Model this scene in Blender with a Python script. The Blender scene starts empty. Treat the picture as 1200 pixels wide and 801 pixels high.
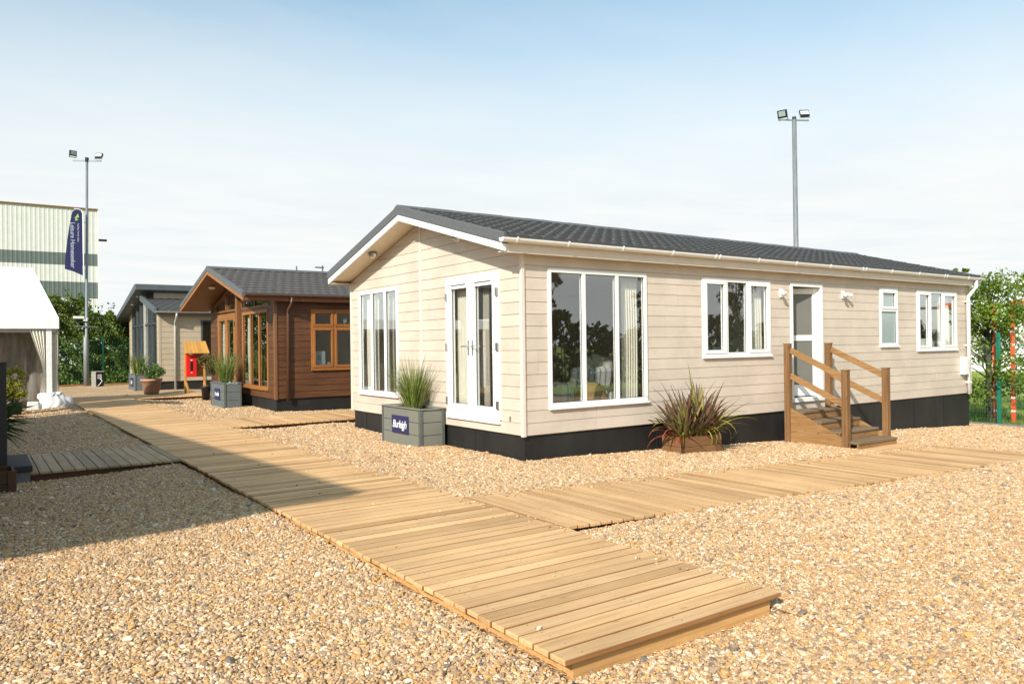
import bpy, bmesh, math, random
import numpy as np
from mathutils import Vector, Matrix
R = math.radians
sc = bpy.context.scene
col = sc.collection
random.seed(7)
rng = np.random.default_rng(7)

# ------------------------------------------------------------------ materials
def new_mat(name):
    m = bpy.data.materials.new(name); m.use_nodes = True
    nt = m.node_tree; nt.nodes.clear()
    out = nt.nodes.new('ShaderNodeOutputMaterial')
    b = nt.nodes.new('ShaderNodeBsdfPrincipled')
    nt.links.new(b.outputs[0], out.inputs[0])
    return m, nt, b, out
def N(nt, t, **kw):
    n = nt.nodes.new(t)
    for k, v in kw.items():
        if hasattr(n, k) and k not in n.inputs: setattr(n, k, v)
        else: n.inputs[k].default_value = v
    return n
def L(nt, a, b): nt.links.new(a, b)
def ramp(nt, stops, interp='LINEAR'):
    n = nt.nodes.new('ShaderNodeValToRGB'); cr = n.color_ramp; cr.interpolation = interp
    while len(cr.elements) < len(stops): cr.elements.new(0.5)
    for e, (p, c) in zip(cr.elements, stops): e.position = p; e.color = (*c, 1)
    return n
def c4(c): return (c[0], c[1], c[2], 1)
def coords(nt, scale=(1, 1, 1), kind='Object'):
    t = N(nt, 'ShaderNodeTexCoord'); mp = N(nt, 'ShaderNodeMapping'); mp.inputs['Scale'].default_value = scale
    L(nt, t.outputs[kind], mp.inputs['Vector']); return mp.outputs[0]
def mix(nt, f, a, b, mode='MIX'):
    m = nt.nodes.new('ShaderNodeMix'); m.data_type = 'RGBA'; m.blend_type = mode
    for s, v in ((m.inputs[0], f), (m.inputs[6], a), (m.inputs[7], b)):
        if hasattr(v, 'type') and hasattr(v, 'node'): L(nt, v, s)
        else: s.default_value = c4(v) if isinstance(v, tuple) else v
    return m.outputs[2]
def plain(name, c, rough=.5, var=.12, scale=6, metal=0, bump=0, bscale=60, stretch=(1, 1, 1), spec=.5, island=0):
    """base colour with soft procedural variation and optional fine bump"""
    m, nt, b, o = new_mat(name)
    v = coords(nt, stretch)
    n = N(nt, 'ShaderNodeTexNoise', Scale=scale, Detail=6.0, Roughness=.6); L(nt, v, n.inputs['Vector'])
    lo = tuple(max(0, x * (1 - var)) for x in c); hi = tuple(min(1, x * (1 + var)) for x in c)
    r = ramp(nt, [(.3, lo), (.7, hi)]); L(nt, n.outputs[0], r.inputs[0])
    cc = r.outputs[0]
    if island:
        g = N(nt, 'ShaderNodeNewGeometry')
        r2 = ramp(nt, [(0, (1 - island,) * 3), (1, (1 + island,) * 3)]); L(nt, g.outputs['Random Per Island'], r2.inputs[0])
        cc = mix(nt, 1.0, cc, r2.outputs[0], 'MULTIPLY')
    L(nt, cc, b.inputs['Base Color'])
    b.inputs['Roughness'].default_value = rough; b.inputs['Metallic'].default_value = metal
    b.inputs['Specular IOR Level'].default_value = spec
    if bump:
        n2 = N(nt, 'ShaderNodeTexNoise', Scale=bscale, Detail=4.0); L(nt, v, n2.inputs['Vector'])
        bp = N(nt, 'ShaderNodeBump', Strength=bump, Distance=.01); L(nt, n2.outputs[0], bp.inputs['Height']); L(nt, bp.outputs[0], b.inputs['Normal'])
    return m
def wood(name, c, dark, along='x', rough=.65, island=.18, grain=1.0, reed=0, hue=None, knots=False, spec=.3, edge=None):
    m, nt, b, o = new_mat(name)
    sa = {'x': (1.6, 55, 55), 'y': (55, 1.6, 55), 'z': (55, 55, 1.6)}[along]
    v = coords(nt, sa)
    geo = N(nt, 'ShaderNodeNewGeometry')
    addv = N(nt, 'ShaderNodeVectorMath', operation='ADD'); L(nt, v, addv.inputs[0])
    mul = N(nt, 'ShaderNodeMath', operation='MULTIPLY'); L(nt, geo.outputs['Random Per Island'], mul.inputs[0]); mul.inputs[1].default_value = 77
    cmb = N(nt, 'ShaderNodeCombineXYZ'); 
    for i in range(3): L(nt, mul.outputs[0], cmb.inputs[i])
    L(nt, cmb.outputs[0], addv.inputs[1])
    n = N(nt, 'ShaderNodeTexNoise', Scale=1.0, Detail=5.0, Roughness=.62, Distortion=.6); L(nt, addv.outputs[0], n.inputs['Vector'])
    r = ramp(nt, [(.30, dark), (.52, c), (.75, tuple(min(1, x * 1.15) for x in c))]); L(nt, n.outputs[0], r.inputs[0])
    stops = [(0, (1 - island,) * 3), (.5, (1, 1, 1)), (1, (1 + island * .8,) * 3)]
    if hue: stops = [(0, tuple(h * (1 - island) for h in hue)), (.35, (1, 1, 1)), (.7, (1.0, .97, .92)), (1, (1 + island * .7,) * 3)]
    r2 = ramp(nt, stops); L(nt, geo.outputs['Random Per Island'], r2.inputs[0])
    cc = mix(nt, 1.0, r.outputs[0], r2.outputs[0], 'MULTIPLY')
    vb = coords(nt, (1, 1, 1))
    nb = N(nt, 'ShaderNodeTexNoise', Scale=.9, Detail=4.0, Roughness=.6); L(nt, vb, nb.inputs['Vector'])
    rb = ramp(nt, [(.35, (.86, .84, .82)), (.65, (1.05, 1.05, 1.05))]); L(nt, nb.outputs[0], rb.inputs[0])
    cc = mix(nt, 1.0, cc, rb.outputs[0], 'MULTIPLY')
    if knots:
        vk = coords(nt, {'x': (3.2, 9, 9), 'y': (9, 3.2, 9), 'z': (9, 9, 3.2)}[along])
        vo = N(nt, 'ShaderNodeTexVoronoi', Scale=1.0); L(nt, vk, vo.inputs['Vector'])
        rk = ramp(nt, [(.05, (.28, .17, .1)), (.13, (1, 1, 1))]); L(nt, vo.outputs['Distance'], rk.inputs[0])
        cc = mix(nt, knots if isinstance(knots, float) else .85, cc, rk.outputs[0], 'MULTIPLY')
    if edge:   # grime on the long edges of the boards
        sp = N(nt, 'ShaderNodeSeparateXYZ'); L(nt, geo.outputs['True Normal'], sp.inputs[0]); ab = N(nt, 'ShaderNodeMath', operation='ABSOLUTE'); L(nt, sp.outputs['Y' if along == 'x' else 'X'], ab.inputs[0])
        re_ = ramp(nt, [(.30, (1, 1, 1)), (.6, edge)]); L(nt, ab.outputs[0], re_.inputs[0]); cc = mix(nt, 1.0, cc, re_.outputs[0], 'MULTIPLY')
    L(nt, cc, b.inputs['Base Color']); b.inputs['Roughness'].default_value = rough
    b.inputs['Specular IOR Level'].default_value = spec
    bp = N(nt, 'ShaderNodeBump', Strength=.35 * grain, Distance=.004); L(nt, n.outputs[0], bp.inputs['Height'])
    last = bp.outputs[0]
    if reed:
        w = N(nt, 'ShaderNodeTexWave', wave_type='BANDS', bands_direction='Y' if along == 'x' else 'X', Scale=reed)
        L(nt, vb, w.inputs['Vector'])
        b2 = N(nt, 'ShaderNodeBump', Strength=.5, Distance=.003); L(nt, w.outputs[0], b2.inputs['Height']); L(nt, last, b2.inputs['Normal']); last = b2.outputs[0]
    L(nt, last, b.inputs['Normal'])
    return m
def leaf_mat(name, stops, rough=.5, trans=.25):
    m, nt, b, o = new_mat(name)
    g = N(nt, 'ShaderNodeNewGeometry'); r = ramp(nt, stops); L(nt, g.outputs['Random Per Island'], r.inputs[0])
    n = N(nt, 'ShaderNodeTexNoise', Scale=1.6, Detail=3.0); L(nt, coords(nt), n.inputs['Vector'])
    r2 = ramp(nt, [(.35, (.6, .65, .6)), (.65, (1.25, 1.2, 1.0))]); L(nt, n.outputs[0], r2.inputs[0])
    cc = mix(nt, 1.0, r.outputs[0], r2.outputs[0], 'MULTIPLY')
    L(nt, cc, b.inputs['Base Color']); b.inputs['Roughness'].default_value = rough; b.inputs['Specular IOR Level'].default_value = .3
    t = N(nt, 'ShaderNodeBsdfTranslucent'); L(nt, cc, t.inputs[0])
    mx = N(nt, 'ShaderNodeMixShader'); mx.inputs[0].default_value = trans
    L(nt, b.outputs[0], mx.inputs[1]); L(nt, t.outputs[0], mx.inputs[2]); L(nt, mx.outputs[0], o.inputs[0])
    return m
def glass_mat(name, tint=(.86, .9, .9), boost=.85, base=.13):
    m = bpy.data.materials.new(name); m.use_nodes = True; nt = m.node_tree; nt.nodes.clear()
    out = N(nt, 'ShaderNodeOutputMaterial'); tr = N(nt, 'ShaderNodeBsdfTransparent', Color=c4(tint))
    gl = N(nt, 'ShaderNodeBsdfGlossy', Color=(.97, 1, 1, 1), Roughness=.003)
    fr = N(nt, 'ShaderNodeLayerWeight', Blend=.5); pw = N(nt, 'ShaderNodeMath', operation='POWER'); L(nt, fr.outputs['Facing'], pw.inputs[0]); pw.inputs[1].default_value = 3.2
    ma = N(nt, 'ShaderNodeMath', operation='MULTIPLY_ADD'); ma.use_clamp = True   # Schlick, two panes
    L(nt, pw.outputs[0], ma.inputs[0]); ma.inputs[1].default_value = boost; ma.inputs[2].default_value = base
    n = N(nt, 'ShaderNodeTexNoise', Scale=1.1, Detail=1.0); L(nt, coords(nt), n.inputs['Vector'])
    bp = N(nt, 'ShaderNodeBump', Strength=.03, Distance=.02); L(nt, n.outputs[0], bp.inputs['Height']); L(nt, bp.outputs[0], gl.inputs['Normal'])
    mx = N(nt, 'ShaderNodeMixShader'); L(nt, ma.outputs[0], mx.inputs[0]); L(nt, tr.outputs[0], mx.inputs[1]); L(nt, gl.outputs[0], mx.inputs[2]); L(nt, mx.outputs[0], out.inputs[0])
    return m
def gravel_ground():
    m, nt, b, o = new_mat('gravel_bed')
    v = coords(nt)
    vo = N(nt, 'ShaderNodeTexVoronoi', Scale=52.0); L(nt, v, vo.inputs['Vector'])
    sp = N(nt, 'ShaderNodeSeparateColor'); L(nt, vo.outputs['Color'], sp.inputs[0])
    r = ramp(nt, PEB); L(nt, sp.outputs[0], r.inputs[0])
    dk = ramp(nt, [(.25, (1, 1, 1)), (.62, (.35, .31, .27))]); L(nt, vo.outputs['Distance'], dk.inputs[0])
    vo2 = N(nt, 'ShaderNodeTexNoise', Scale=.7, Detail=3.0); L(nt, v, vo2.inputs['Vector'])
    lg = ramp(nt, [(.3, (.86, .84, .82)), (.7, (1.1, 1.08, 1.04))]); L(nt, vo2.outputs[0], lg.inputs[0])
    cc = mix(nt, 1.0, r.outputs[0], lg.outputs[0], 'MULTIPLY')
    L(nt, cc, b.inputs['Base Color']); b.inputs['Roughness'].default_value = .85; b.inputs['Specular IOR Level'].default_value = .2
    inv = N(nt, 'ShaderNodeMath', operation='SUBTRACT'); inv.inputs[0].default_value = 1; L(nt, vo.outputs['Distance'], inv.inputs[1])
    bp = N(nt, 'ShaderNodeBump', Strength=1.0, Distance=.02); L(nt, inv.outputs[0], bp.inputs['Height']); L(nt, bp.outputs[0], b.inputs['Normal'])
    return m
PEB = [(0, (.47, .29, .14)), (.12, (.56, .305, .105)), (.25, (.61, .445, .26)), (.36, (.41, .22, .09)), (.46, (.67, .525, .355)),
       (.56, (.50, .335, .205)), (.66, (.28, .20, .14)), (.72, (.60, .37, .155)), (.80, (.77, .67, .53)), (.87, (.42, .25, .145)), (.94, (.16, .135, .12)), (1, (.57, .385, .20))]
def pebble_mat():
    m, nt, b, o = new_mat('pebble')
    oi = N(nt, 'ShaderNodeObjectInfo'); r = ramp(nt, PEB); L(nt, oi.outputs['Random'], r.inputs[0])
    n = N(nt, 'ShaderNodeTexNoise', Scale=2.2, Detail=4.0, Roughness=.7); L(nt, coords(nt), n.inputs['Vector'])
    r2 = ramp(nt, [(.3, (.72, .68, .64)), (.7, (1.15, 1.14, 1.12))]); L(nt, n.outputs[0], r2.inputs[0])
    cc = mix(nt, 1.0, r.outputs[0], r2.outputs[0], 'MULTIPLY'); L(nt, cc, b.inputs['Base Color'])
    b.inputs['Roughness'].default_value = .6; b.inputs['Specular IOR Level'].default_value = .35
    return m
def cladding_mat(name, c, var=.03, board=.1565, gloss=.45, grain=.25, stretch=(2, 2, 40), dirt=.1, z0=.325):
    m, nt, b, o = new_mat(name)
    v = coords(nt, stretch)
    n = N(nt, 'ShaderNodeTexNoise', Scale=1.0, Detail=6.0, Roughness=.6); L(nt, v, n.inputs['Vector'])
    r = ramp(nt, [(.3, tuple(x * (1 - var) for x in c)), (.7, tuple(x * (1 + var) for x in c))]); L(nt, n.outputs[0], r.inputs[0])
    g = N(nt, 'ShaderNodeNewGeometry')
    ri = ramp(nt, [(0, (1 - dirt * .5,) * 3), (1, (1, 1, 1))]); L(nt, g.outputs['Random Per Island'], ri.inputs[0])
    nb = N(nt, 'ShaderNodeTexNoise', Scale=1.3, Detail=5.0, Roughness=.65); L(nt, coords(nt), nb.inputs['Vector'])
    rb = ramp(nt, [(.3, (1 - dirt, 1 - dirt, 1 - dirt * 1.1)), (.6, (1.02, 1.02, 1.02))]); L(nt, nb.outputs[0], rb.inputs[0])
    cc = mix(nt, 1.0, mix(nt, 1.0, r.outputs[0], rb.outputs[0], 'MULTIPLY'), ri.outputs[0], 'MULTIPLY'); L(nt, cc, b.inputs['Base Color'])
    b.inputs['Roughness'].default_value = gloss
    bp = N(nt, 'ShaderNodeBump', Strength=grain, Distance=.003); L(nt, n.outputs[0], bp.inputs['Height']); L(nt, bp.outputs[0], b.inputs['Normal'])
    return m

M = {}
M['gravel_bed'] = gravel_ground(); M['pebble'] = pebble_mat()
M['cream'] = cladding_mat('cream_cladding', (.635, .53, .435), grain=.6, dirt=.16)
M['cream_trim'] = plain('cream_trim', (.70, .60, .505), .4, .05)
M['soffit'] = plain('cream_soffit', (.74, .62, .46), .5, .04)
M['white'] = plain('white_upvc', (.80, .79, .77), .3, .03, spec=.5)
M['gutter'] = plain('gutter_upvc', (.84, .80, .76), .35, .05)
M['black_skirt'] = plain('black_skirt', (.013, .0115, .011), .6, .55, 2.2, bump=.3, bscale=14, stretch=(1, 1, .5))
M['tile'] = plain('charcoal_roof_tile', (.074, .073, .072), .6, .25, 40, bump=.5, bscale=400, spec=.5)
M['tile_brown'] = plain('grey_brown_roof_tile', (.115, .104, .098), .65, .25, 40, bump=.5, bscale=400, spec=.3)
M['verge'] = plain('charcoal_verge', (.10, .102, .105), .6, .12, 20, bump=.2, bscale=300)
M['glass'] = glass_mat('window_glass', (.95, .96, .95), .76, .24)
M['glass_dark'] = glass_mat('tinted_glass', (.5, .56, .56), .82, .17)
M['door_frost'] = plain('door_glass', (.16, .155, .135), .3, .1, 2, spec=.45)
M['frost'] = plain('frosted_glass', (.32, .38, .37), .12, .06, 2, spec=.8)
M['lens'] = plain('lamp_glass', (.75, .62, .42), .15, .1)
M['metal'] = plain('brushed_steel', (.5, .5, .5), .35, .08, metal=1.0)
M['galv'] = plain('galvanised_steel', (.21, .225, .23), .55, .18, 4, metal=.35, stretch=(4, 4, .6))
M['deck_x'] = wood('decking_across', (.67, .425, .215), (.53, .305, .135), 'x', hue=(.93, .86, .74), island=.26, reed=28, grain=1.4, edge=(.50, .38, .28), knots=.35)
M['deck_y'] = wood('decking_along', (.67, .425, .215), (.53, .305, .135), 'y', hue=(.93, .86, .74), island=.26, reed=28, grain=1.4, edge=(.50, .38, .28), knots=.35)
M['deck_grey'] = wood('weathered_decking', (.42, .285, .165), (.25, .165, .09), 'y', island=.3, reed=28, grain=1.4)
M['fascia_wood'] = wood('fresh_timber', (.62, .36, .145), (.48, .25, .085), 'x', island=.1, knots=True)
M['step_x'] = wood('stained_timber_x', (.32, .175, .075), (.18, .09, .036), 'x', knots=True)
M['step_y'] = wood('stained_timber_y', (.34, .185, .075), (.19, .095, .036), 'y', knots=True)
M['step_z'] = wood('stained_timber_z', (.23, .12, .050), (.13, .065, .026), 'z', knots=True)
M['tread'] = wood('worn_tread', (.22, .15, .09), (.12, .08, .045), 'x', knots=True)
M['crate'] = wood('crate_timber', (.24, .12, .05), (.12, .06, .025), 'x', knots=True)
M['crate_dark'] = wood('dark_crate_timber', (.10, .05, .025), (.05, .025, .012), 'x')
M['brown'] = cladding_mat('brown_timber_cladding', (.115, .044, .016), .45, gloss=.55, grain=.8, stretch=(1.5, 1.5, 30), dirt=.25)
M['oak'] = wood('golden_oak_frame', (.34, .135, .038), (.23, .085, .022), 'z', rough=.4, island=.08)
M['oak_dark'] = plain('brown_trim', (.20, .085, .032), .45, .15, 10, stretch=(1, 1, .2))
M['brown_gutter'] = plain('brown_gutter', (.095, .042, .025), .4, .1)
M['lodge_soffit'] = plain('dark_oak_soffit', (.16, .065, .022), .5, .1)
M['beige'] = cladding_mat('beige_cladding', (.46, .37, .26), .05)
M['slate'] = plain('slate_grey_trim', (.085, .10, .11), .5, .1)
M['grey_frame'] = plain('dark_grey_frame', (.06, .07, .075), .4, .08)
M['pale_frame'] = plain('pale_grey_frame', (.42, .40, .36), .4, .08)
M['planter'] = plain('grey_painted_planter', (.18, .175, .145), .6, .1, 8, bump=.15, stretch=(8, 8, 40))
M['planter_blue'] = plain('slate_painted_planter', (.12, .135, .135), .6, .1, 8, bump=.15)
M['planter_trim'] = plain('dark_planter_trim', (.10, .105, .095), .5, .1)
M['navy'] = plain('navy_plate', (.018, .020, .085), .35, .08)
M['paint_white'] = plain('white_lettering', (.85, .85, .85), .5, .02)
M['flag_white'] = plain('flag_print', (.45, .46, .55), .7, .05)
M['soil'] = plain('dark_soil', (.05, .035, .025), .95, .4, 30, bump=.6)
M['terracotta'] = plain('terracotta', (.40, .20, .12), .75, .2, 8, bump=.1)
M['black_plastic'] = plain('black_plastic', (.012, .012, .013), .45, .1)
M['dark_grey'] = plain('dark_grey_slab', (.028, .026, .026), .7, .15, 10)
M['grey_block'] = plain('grey_block', (.16, .16, .16), .8, .15, 12)
M['tent'] = plain('white_marquee_pvc', (.86, .86, .84), .5, .03, 3, bump=.08, bscale=6)
M['tent_soft'] = plain('white_sheet', (.80, .80, .78), .45, .06, 5, bump=.4, bscale=9)
M['curtain'] = plain('cream_curtain', (.78, .73, .62), .8, .06, 3)
M['curtain_dark'] = plain('taupe_curtain', (.42, .37, .29), .8, .1, 3)
M['pvc'] = plain('clouded_pvc', (.16, .14, .115), .25, .45, 2.4, bump=.3, bscale=5, stretch=(2.2, 2.2, .5))
M['clad_metal'] = plain('cream_metal_cladding', (.60, .58, .56), .5, .06, 1.5)
M['clad_green'] = plain('grey_green_metal_cladding', (.11, .13, .125), .5, .06, 1.5)
M['red'] = plain('red_plastic', (.70, .02, .015), .35, .06)
M['fire_wood'] = wood('yellow_pine', (.58, .30, .075), (.42, .19, .04), 'z', island=.15)
M['green_post'] = plain('green_coated_steel', (.008, .16, .10), .4, .1)
M['hedge'] = leaf_mat('hedge_leaves', [(0, (.045, .085, .010)), (.5, (.10, .16, .022)), (.85, (.16, .22, .035)), (1, (.24, .27, .07))])
M['maple'] = leaf_mat('field_maple_leaves', [(0, (.08, .15, .014)), (.5, (.15, .25, .025)), (1, (.27, .35, .06))], trans=.45)
M['far_leaf'] = leaf_mat('tree_leaves', [(0, (.022, .045, .010)), (1, (.06, .10, .025))])
M['bark'] = plain('bark', (.09, .065, .045), .9, .35, 12, bump=.6, stretch=(6, 6, 1))
M['ornamental'] = leaf_mat('ornamental_grass', [(0, (.045, .095, .014)), (.5, (.10, .17, .03)), (.78, (.30, .32, .10)), (1, (.55, .48, .24))])
M['phormium'] = leaf_mat('bronze_flax', [(0, (.11, .055, .042)), (.45, (.20, .105, .075)), (.72, (.20, .145, .085)), (.88, (.21, .20, .07)), (1, (.46, .24, .16))], .4, .12)
M['phormium_red'] = leaf_mat('red_flax', [(0, (.22, .04, .025)), (1, (.42, .10, .05))], .4, .2)
M['phormium_yellow'] = leaf_mat('yellow_flax', [(0, (.26, .27, .03)), (1, (.45, .42, .06))], .4, .25)
M['palm'] = leaf_mat('palm_leaf', [(0, (.04, .08, .028)), (1, (.10, .17, .05))], .4, .2)
M['yellow_leaf'] = leaf_mat('golden_leaves', [(0, (.20, .22, .03)), (1, (.60, .52, .06))], .5, .3)
M['pot_leaf'] = leaf_mat('pot_plant_leaves', [(0, (.05, .11, .02)), (.9, (.13, .22, .05)), (1, (.5, .45, .35))], .5, .3)
M['topiary'] = leaf_mat('variegated_leaves', [(0, (.06, .08, .02)), (.4, (.20, .11, .05)), (.7, (.28, .22, .07)), (1, (.38, .34, .12))], .5, .25)
M['grass'] = leaf_mat('grass_blades', [(0, (.10, .17, .02)), (.6, (.19, .27, .04)), (1, (.33, .32, .12))], .6, .3)
M['fabric'] = plain('striped_fabric', (.5, .5, .5), .85, .1, 10)
M['cushion'] = plain('cushion', (.62, .60, .54), .85, .08, 10)
M['rattan'] = plain('rattan', (.30, .17, .07), .7, .45, 90, bump=.8, bscale=120)
M['inside_floor'] = plain('brown_floor', (.28, .20, .13), .6, .2, 4)
M['inside_wall'] = plain('inner_wall', (.74, .70, .63), .8, .05, 2)
M['dark_wood'] = plain('dark_furniture', (.07, .045, .03), .5, .2, 6)
M['hazard_red'] = plain('orange_red_paint', (.75, .10, .03), .4, .1)
M['cabin'] = cladding_mat('charcoal_timber', (.055, .052, .05), .3)

def meadow_mat():
    m, nt, b, o = new_mat('meadow')
    n = N(nt, 'ShaderNodeTexNoise', Scale=.5, Detail=6.0, Roughness=.7); L(nt, coords(nt), n.inputs['Vector'])
    r = ramp(nt, [(.3, (.17, .24, .03)), (.5, (.27, .33, .06)), (.7, (.38, .37, .15))]); L(nt, n.outputs[0], r.inputs[0])
    L(nt, r.outputs[0], b.inputs['Base Color']); b.inputs['Roughness'].default_value = .9; b.inputs['Specular IOR Level'].default_value = .1
    n2 = N(nt, 'ShaderNodeTexNoise', Scale=30.0, Detail=4.0); L(nt, coords(nt), n2.inputs['Vector'])
    bp = N(nt, 'ShaderNodeBump', Strength=1.0, Distance=.05); L(nt, n2.outputs[0], bp.inputs['Height']); L(nt, bp.outputs[0], b.inputs['Normal'])
    return m
M['meadow'] = meadow_mat()
def stripe_fabric():
    m, nt, b, o = new_mat('grey_striped_upholstery')
    w = N(nt, 'ShaderNodeTexWave', wave_type='BANDS', bands_direction='X', Scale=3.0); L(nt, coords(nt, (1, 1, .0)), w.inputs['Vector'])
    r = ramp(nt, [(.0, (.16, .18, .20)), (.12, (.66, .67, .66)), (1, (.72, .72, .70))]); L(nt, w.outputs[0], r.inputs[0]); L(nt, r.outputs[0], b.inputs['Base Color']); b.inputs['Roughness'].default_value = .9
    return m
M['stripe'] = stripe_fabric()

# ------------------------------------------------------------------ mesh collecting
class MB:
    def __init__(s): s.v = []; s.f = []
    def add(s, vs, fs):
        k = len(s.v); s.v += [tuple(map(float, p)) for p in vs]; s.f += [tuple(i + k for i in f) for f in fs]; return s
    def hexa(s, p):   # 8 corners: bottom ring then top ring
        return s.add(p, [(0, 3, 2, 1), (4, 5, 6, 7), (0, 1, 5, 4), (1, 2, 6, 5), (2, 3, 7, 6), (3, 0, 4, 7)])
    def box(s, x0, x1, y0, y1, z0, z1):
        return s.hexa([(x0, y0, z0), (x1, y0, z0), (x1, y1, z0), (x0, y1, z0), (x0, y0, z1), (x1, y0, z1), (x1, y1, z1), (x0, y1, z1)])
    def quad(s, a, b, c, d): return s.add([a, b, c, d], [(0, 1, 2, 3)])
    def bar(s, a, b, w, h, up=(0, 0, 1)):
        a = Vector(a); b = Vector(b); d = (b - a).normalized(); u = Vector(up); sd = d.cross(u)
        if sd.length < 1e-4: sd = Vector((1, 0, 0))
        sd.normalize(); u = sd.cross(d).normalized(); sd = sd * (w / 2); u = u * (h / 2)
        return s.hexa([a - sd - u, b - sd - u, b + sd - u, a + sd - u, a - sd + u, b - sd + u, b + sd + u, a + sd + u])
    def tube(s, pts, r, n=10, cap=True):
        pts = [Vector(p) for p in pts]; rs = r if isinstance(r, (list, tuple)) else [r] * len(pts); k = len(s.v); prev = None
        for i, p in enumerate(pts):
            d = ((pts[min(i + 1, len(pts) - 1)] - pts[max(i - 1, 0)])).normalized()
            a = d.cross(Vector((0, 0, 1)) if abs(d.z) < .9 else Vector((1, 0, 0))).normalized()
            if prev is not None and a.dot(prev) < 0: a = -a
            prev = a; b = d.cross(a)
            for j in range(n):
                t = 2 * math.pi * j / n; q = p + (a * math.cos(t) + b * math.sin(t)) * rs[i]; s.v.append(tuple(q))
        for i in range(len(pts) - 1):
            for j in range(n):
                s.f.append((k + i * n + j, k + i * n + (j + 1) % n, k + (i + 1) * n + (j + 1) % n, k + (i + 1) * n + j))
        if cap: s.f.append(tuple(k + j for j in range(n))); s.f.append(tuple(k + (len(pts) - 1) * n + j for j in range(n)))
        return s
    def lathe(s, c, prof, n=24):
        k = len(s.v)
        for r, z in prof:
            for j in range(n):
                t = 2 * math.pi * j / n; s.v.append((c[0] + r * math.cos(t), c[1] + r * math.sin(t), c[2] + z))
        for i in range(len(prof) - 1):
            for j in range(n):
                s.f.append((k + i * n + j, k + i * n + (j + 1) % n, k + (i + 1) * n + (j + 1) % n, k + (i + 1) * n + j))
        return s
    def prism(s, poly, vec):   # poly: list of 3D points, extruded by vec
        n = len(poly); vec = Vector(vec); p2 = [tuple(Vector(p) + vec) for p in poly]
        return s.add(list(poly) + p2, [tuple(range(n)), tuple(range(2 * n - 1, n - 1, -1))] + [(i, (i + 1) % n, n + (i + 1) % n, n + i) for i in range(n)])
    def build(s, name, mat, parent=None, bevel=0, smooth=False, norm=True, subsurf=0):
        me = bpy.data.meshes.new(name); off = Vector(parent_world(parent)) if parent else Vector((0, 0, 0))
        me.from_pydata([tuple(Vector(p) - off) for p in s.v], [], s.f); me.update()
        if norm:
            bm = bmesh.new(); bm.from_mesh(me); bmesh.ops.recalc_face_normals(bm, faces=bm.faces); bm.to_mesh(me); bm.free()
        me.materials.append(mat if not isinstance(mat, str) else M[mat])
        if smooth:
            for p in me.polygons: p.use_smooth = True
        o = bpy.data.objects.new(name, me); col.objects.link(o)
        if parent: o.parent = parent
        if bevel:
            b = o.modifiers.new('bevel', 'BEVEL'); b.width = bevel; b.segments = 2; b.limit_method = 'ANGLE'; b.angle_limit = R(40)
        if subsurf:
            b = o.modifiers.new('sub', 'SUBSURF'); b.levels = subsurf; b.render_levels = subsurf
        return o
def parent_world(o):
    p = Vector((0, 0, 0))
    while o is not None: p += o.location; o = o.parent
    return p
def tag(o, label=None, cat=None, group=None, kind=None):
    if label: o['label'] = label
    if cat: o['category'] = cat
    if group: o['group'] = group
    if kind: o['kind'] = kind
    return o
def thing(name, loc, label, cat, group=None):
    o = bpy.data.objects.new(name, None); col.objects.link(o); o.location = loc; o.empty_display_size = .2
    return tag(o, label, cat, group)
def children(o): return [c for c in bpy.data.objects if c.parent is o]
def copy_tree(o, parent=None):
    c = o.copy(); col.objects.link(c); c.parent = parent
    for ch in children(o): copy_tree(ch, c)
    return c

class Plane:   # wall plane: origin O, horizontal direction U, outward normal Nn
    def __init__(s, O, U, Nn): s.O = Vector(O); s.U = Vector(U); s.N = Vector(Nn)
    def p(s, u, z, n=0): q = s.O + s.U * u + s.N * n; return (q.x, q.y, z)
    def box(s, mb, u0, u1, z0, z1, n0, n1):
        return mb.hexa([s.p(u0, z0, n0), s.p(u1, z0, n0), s.p(u1, z0, n1), s.p(u0, z0, n1), s.p(u0, z1, n0), s.p(u1, z1, n0), s.p(u1, z1, n1), s.p(u0, z1, n1)])

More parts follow.
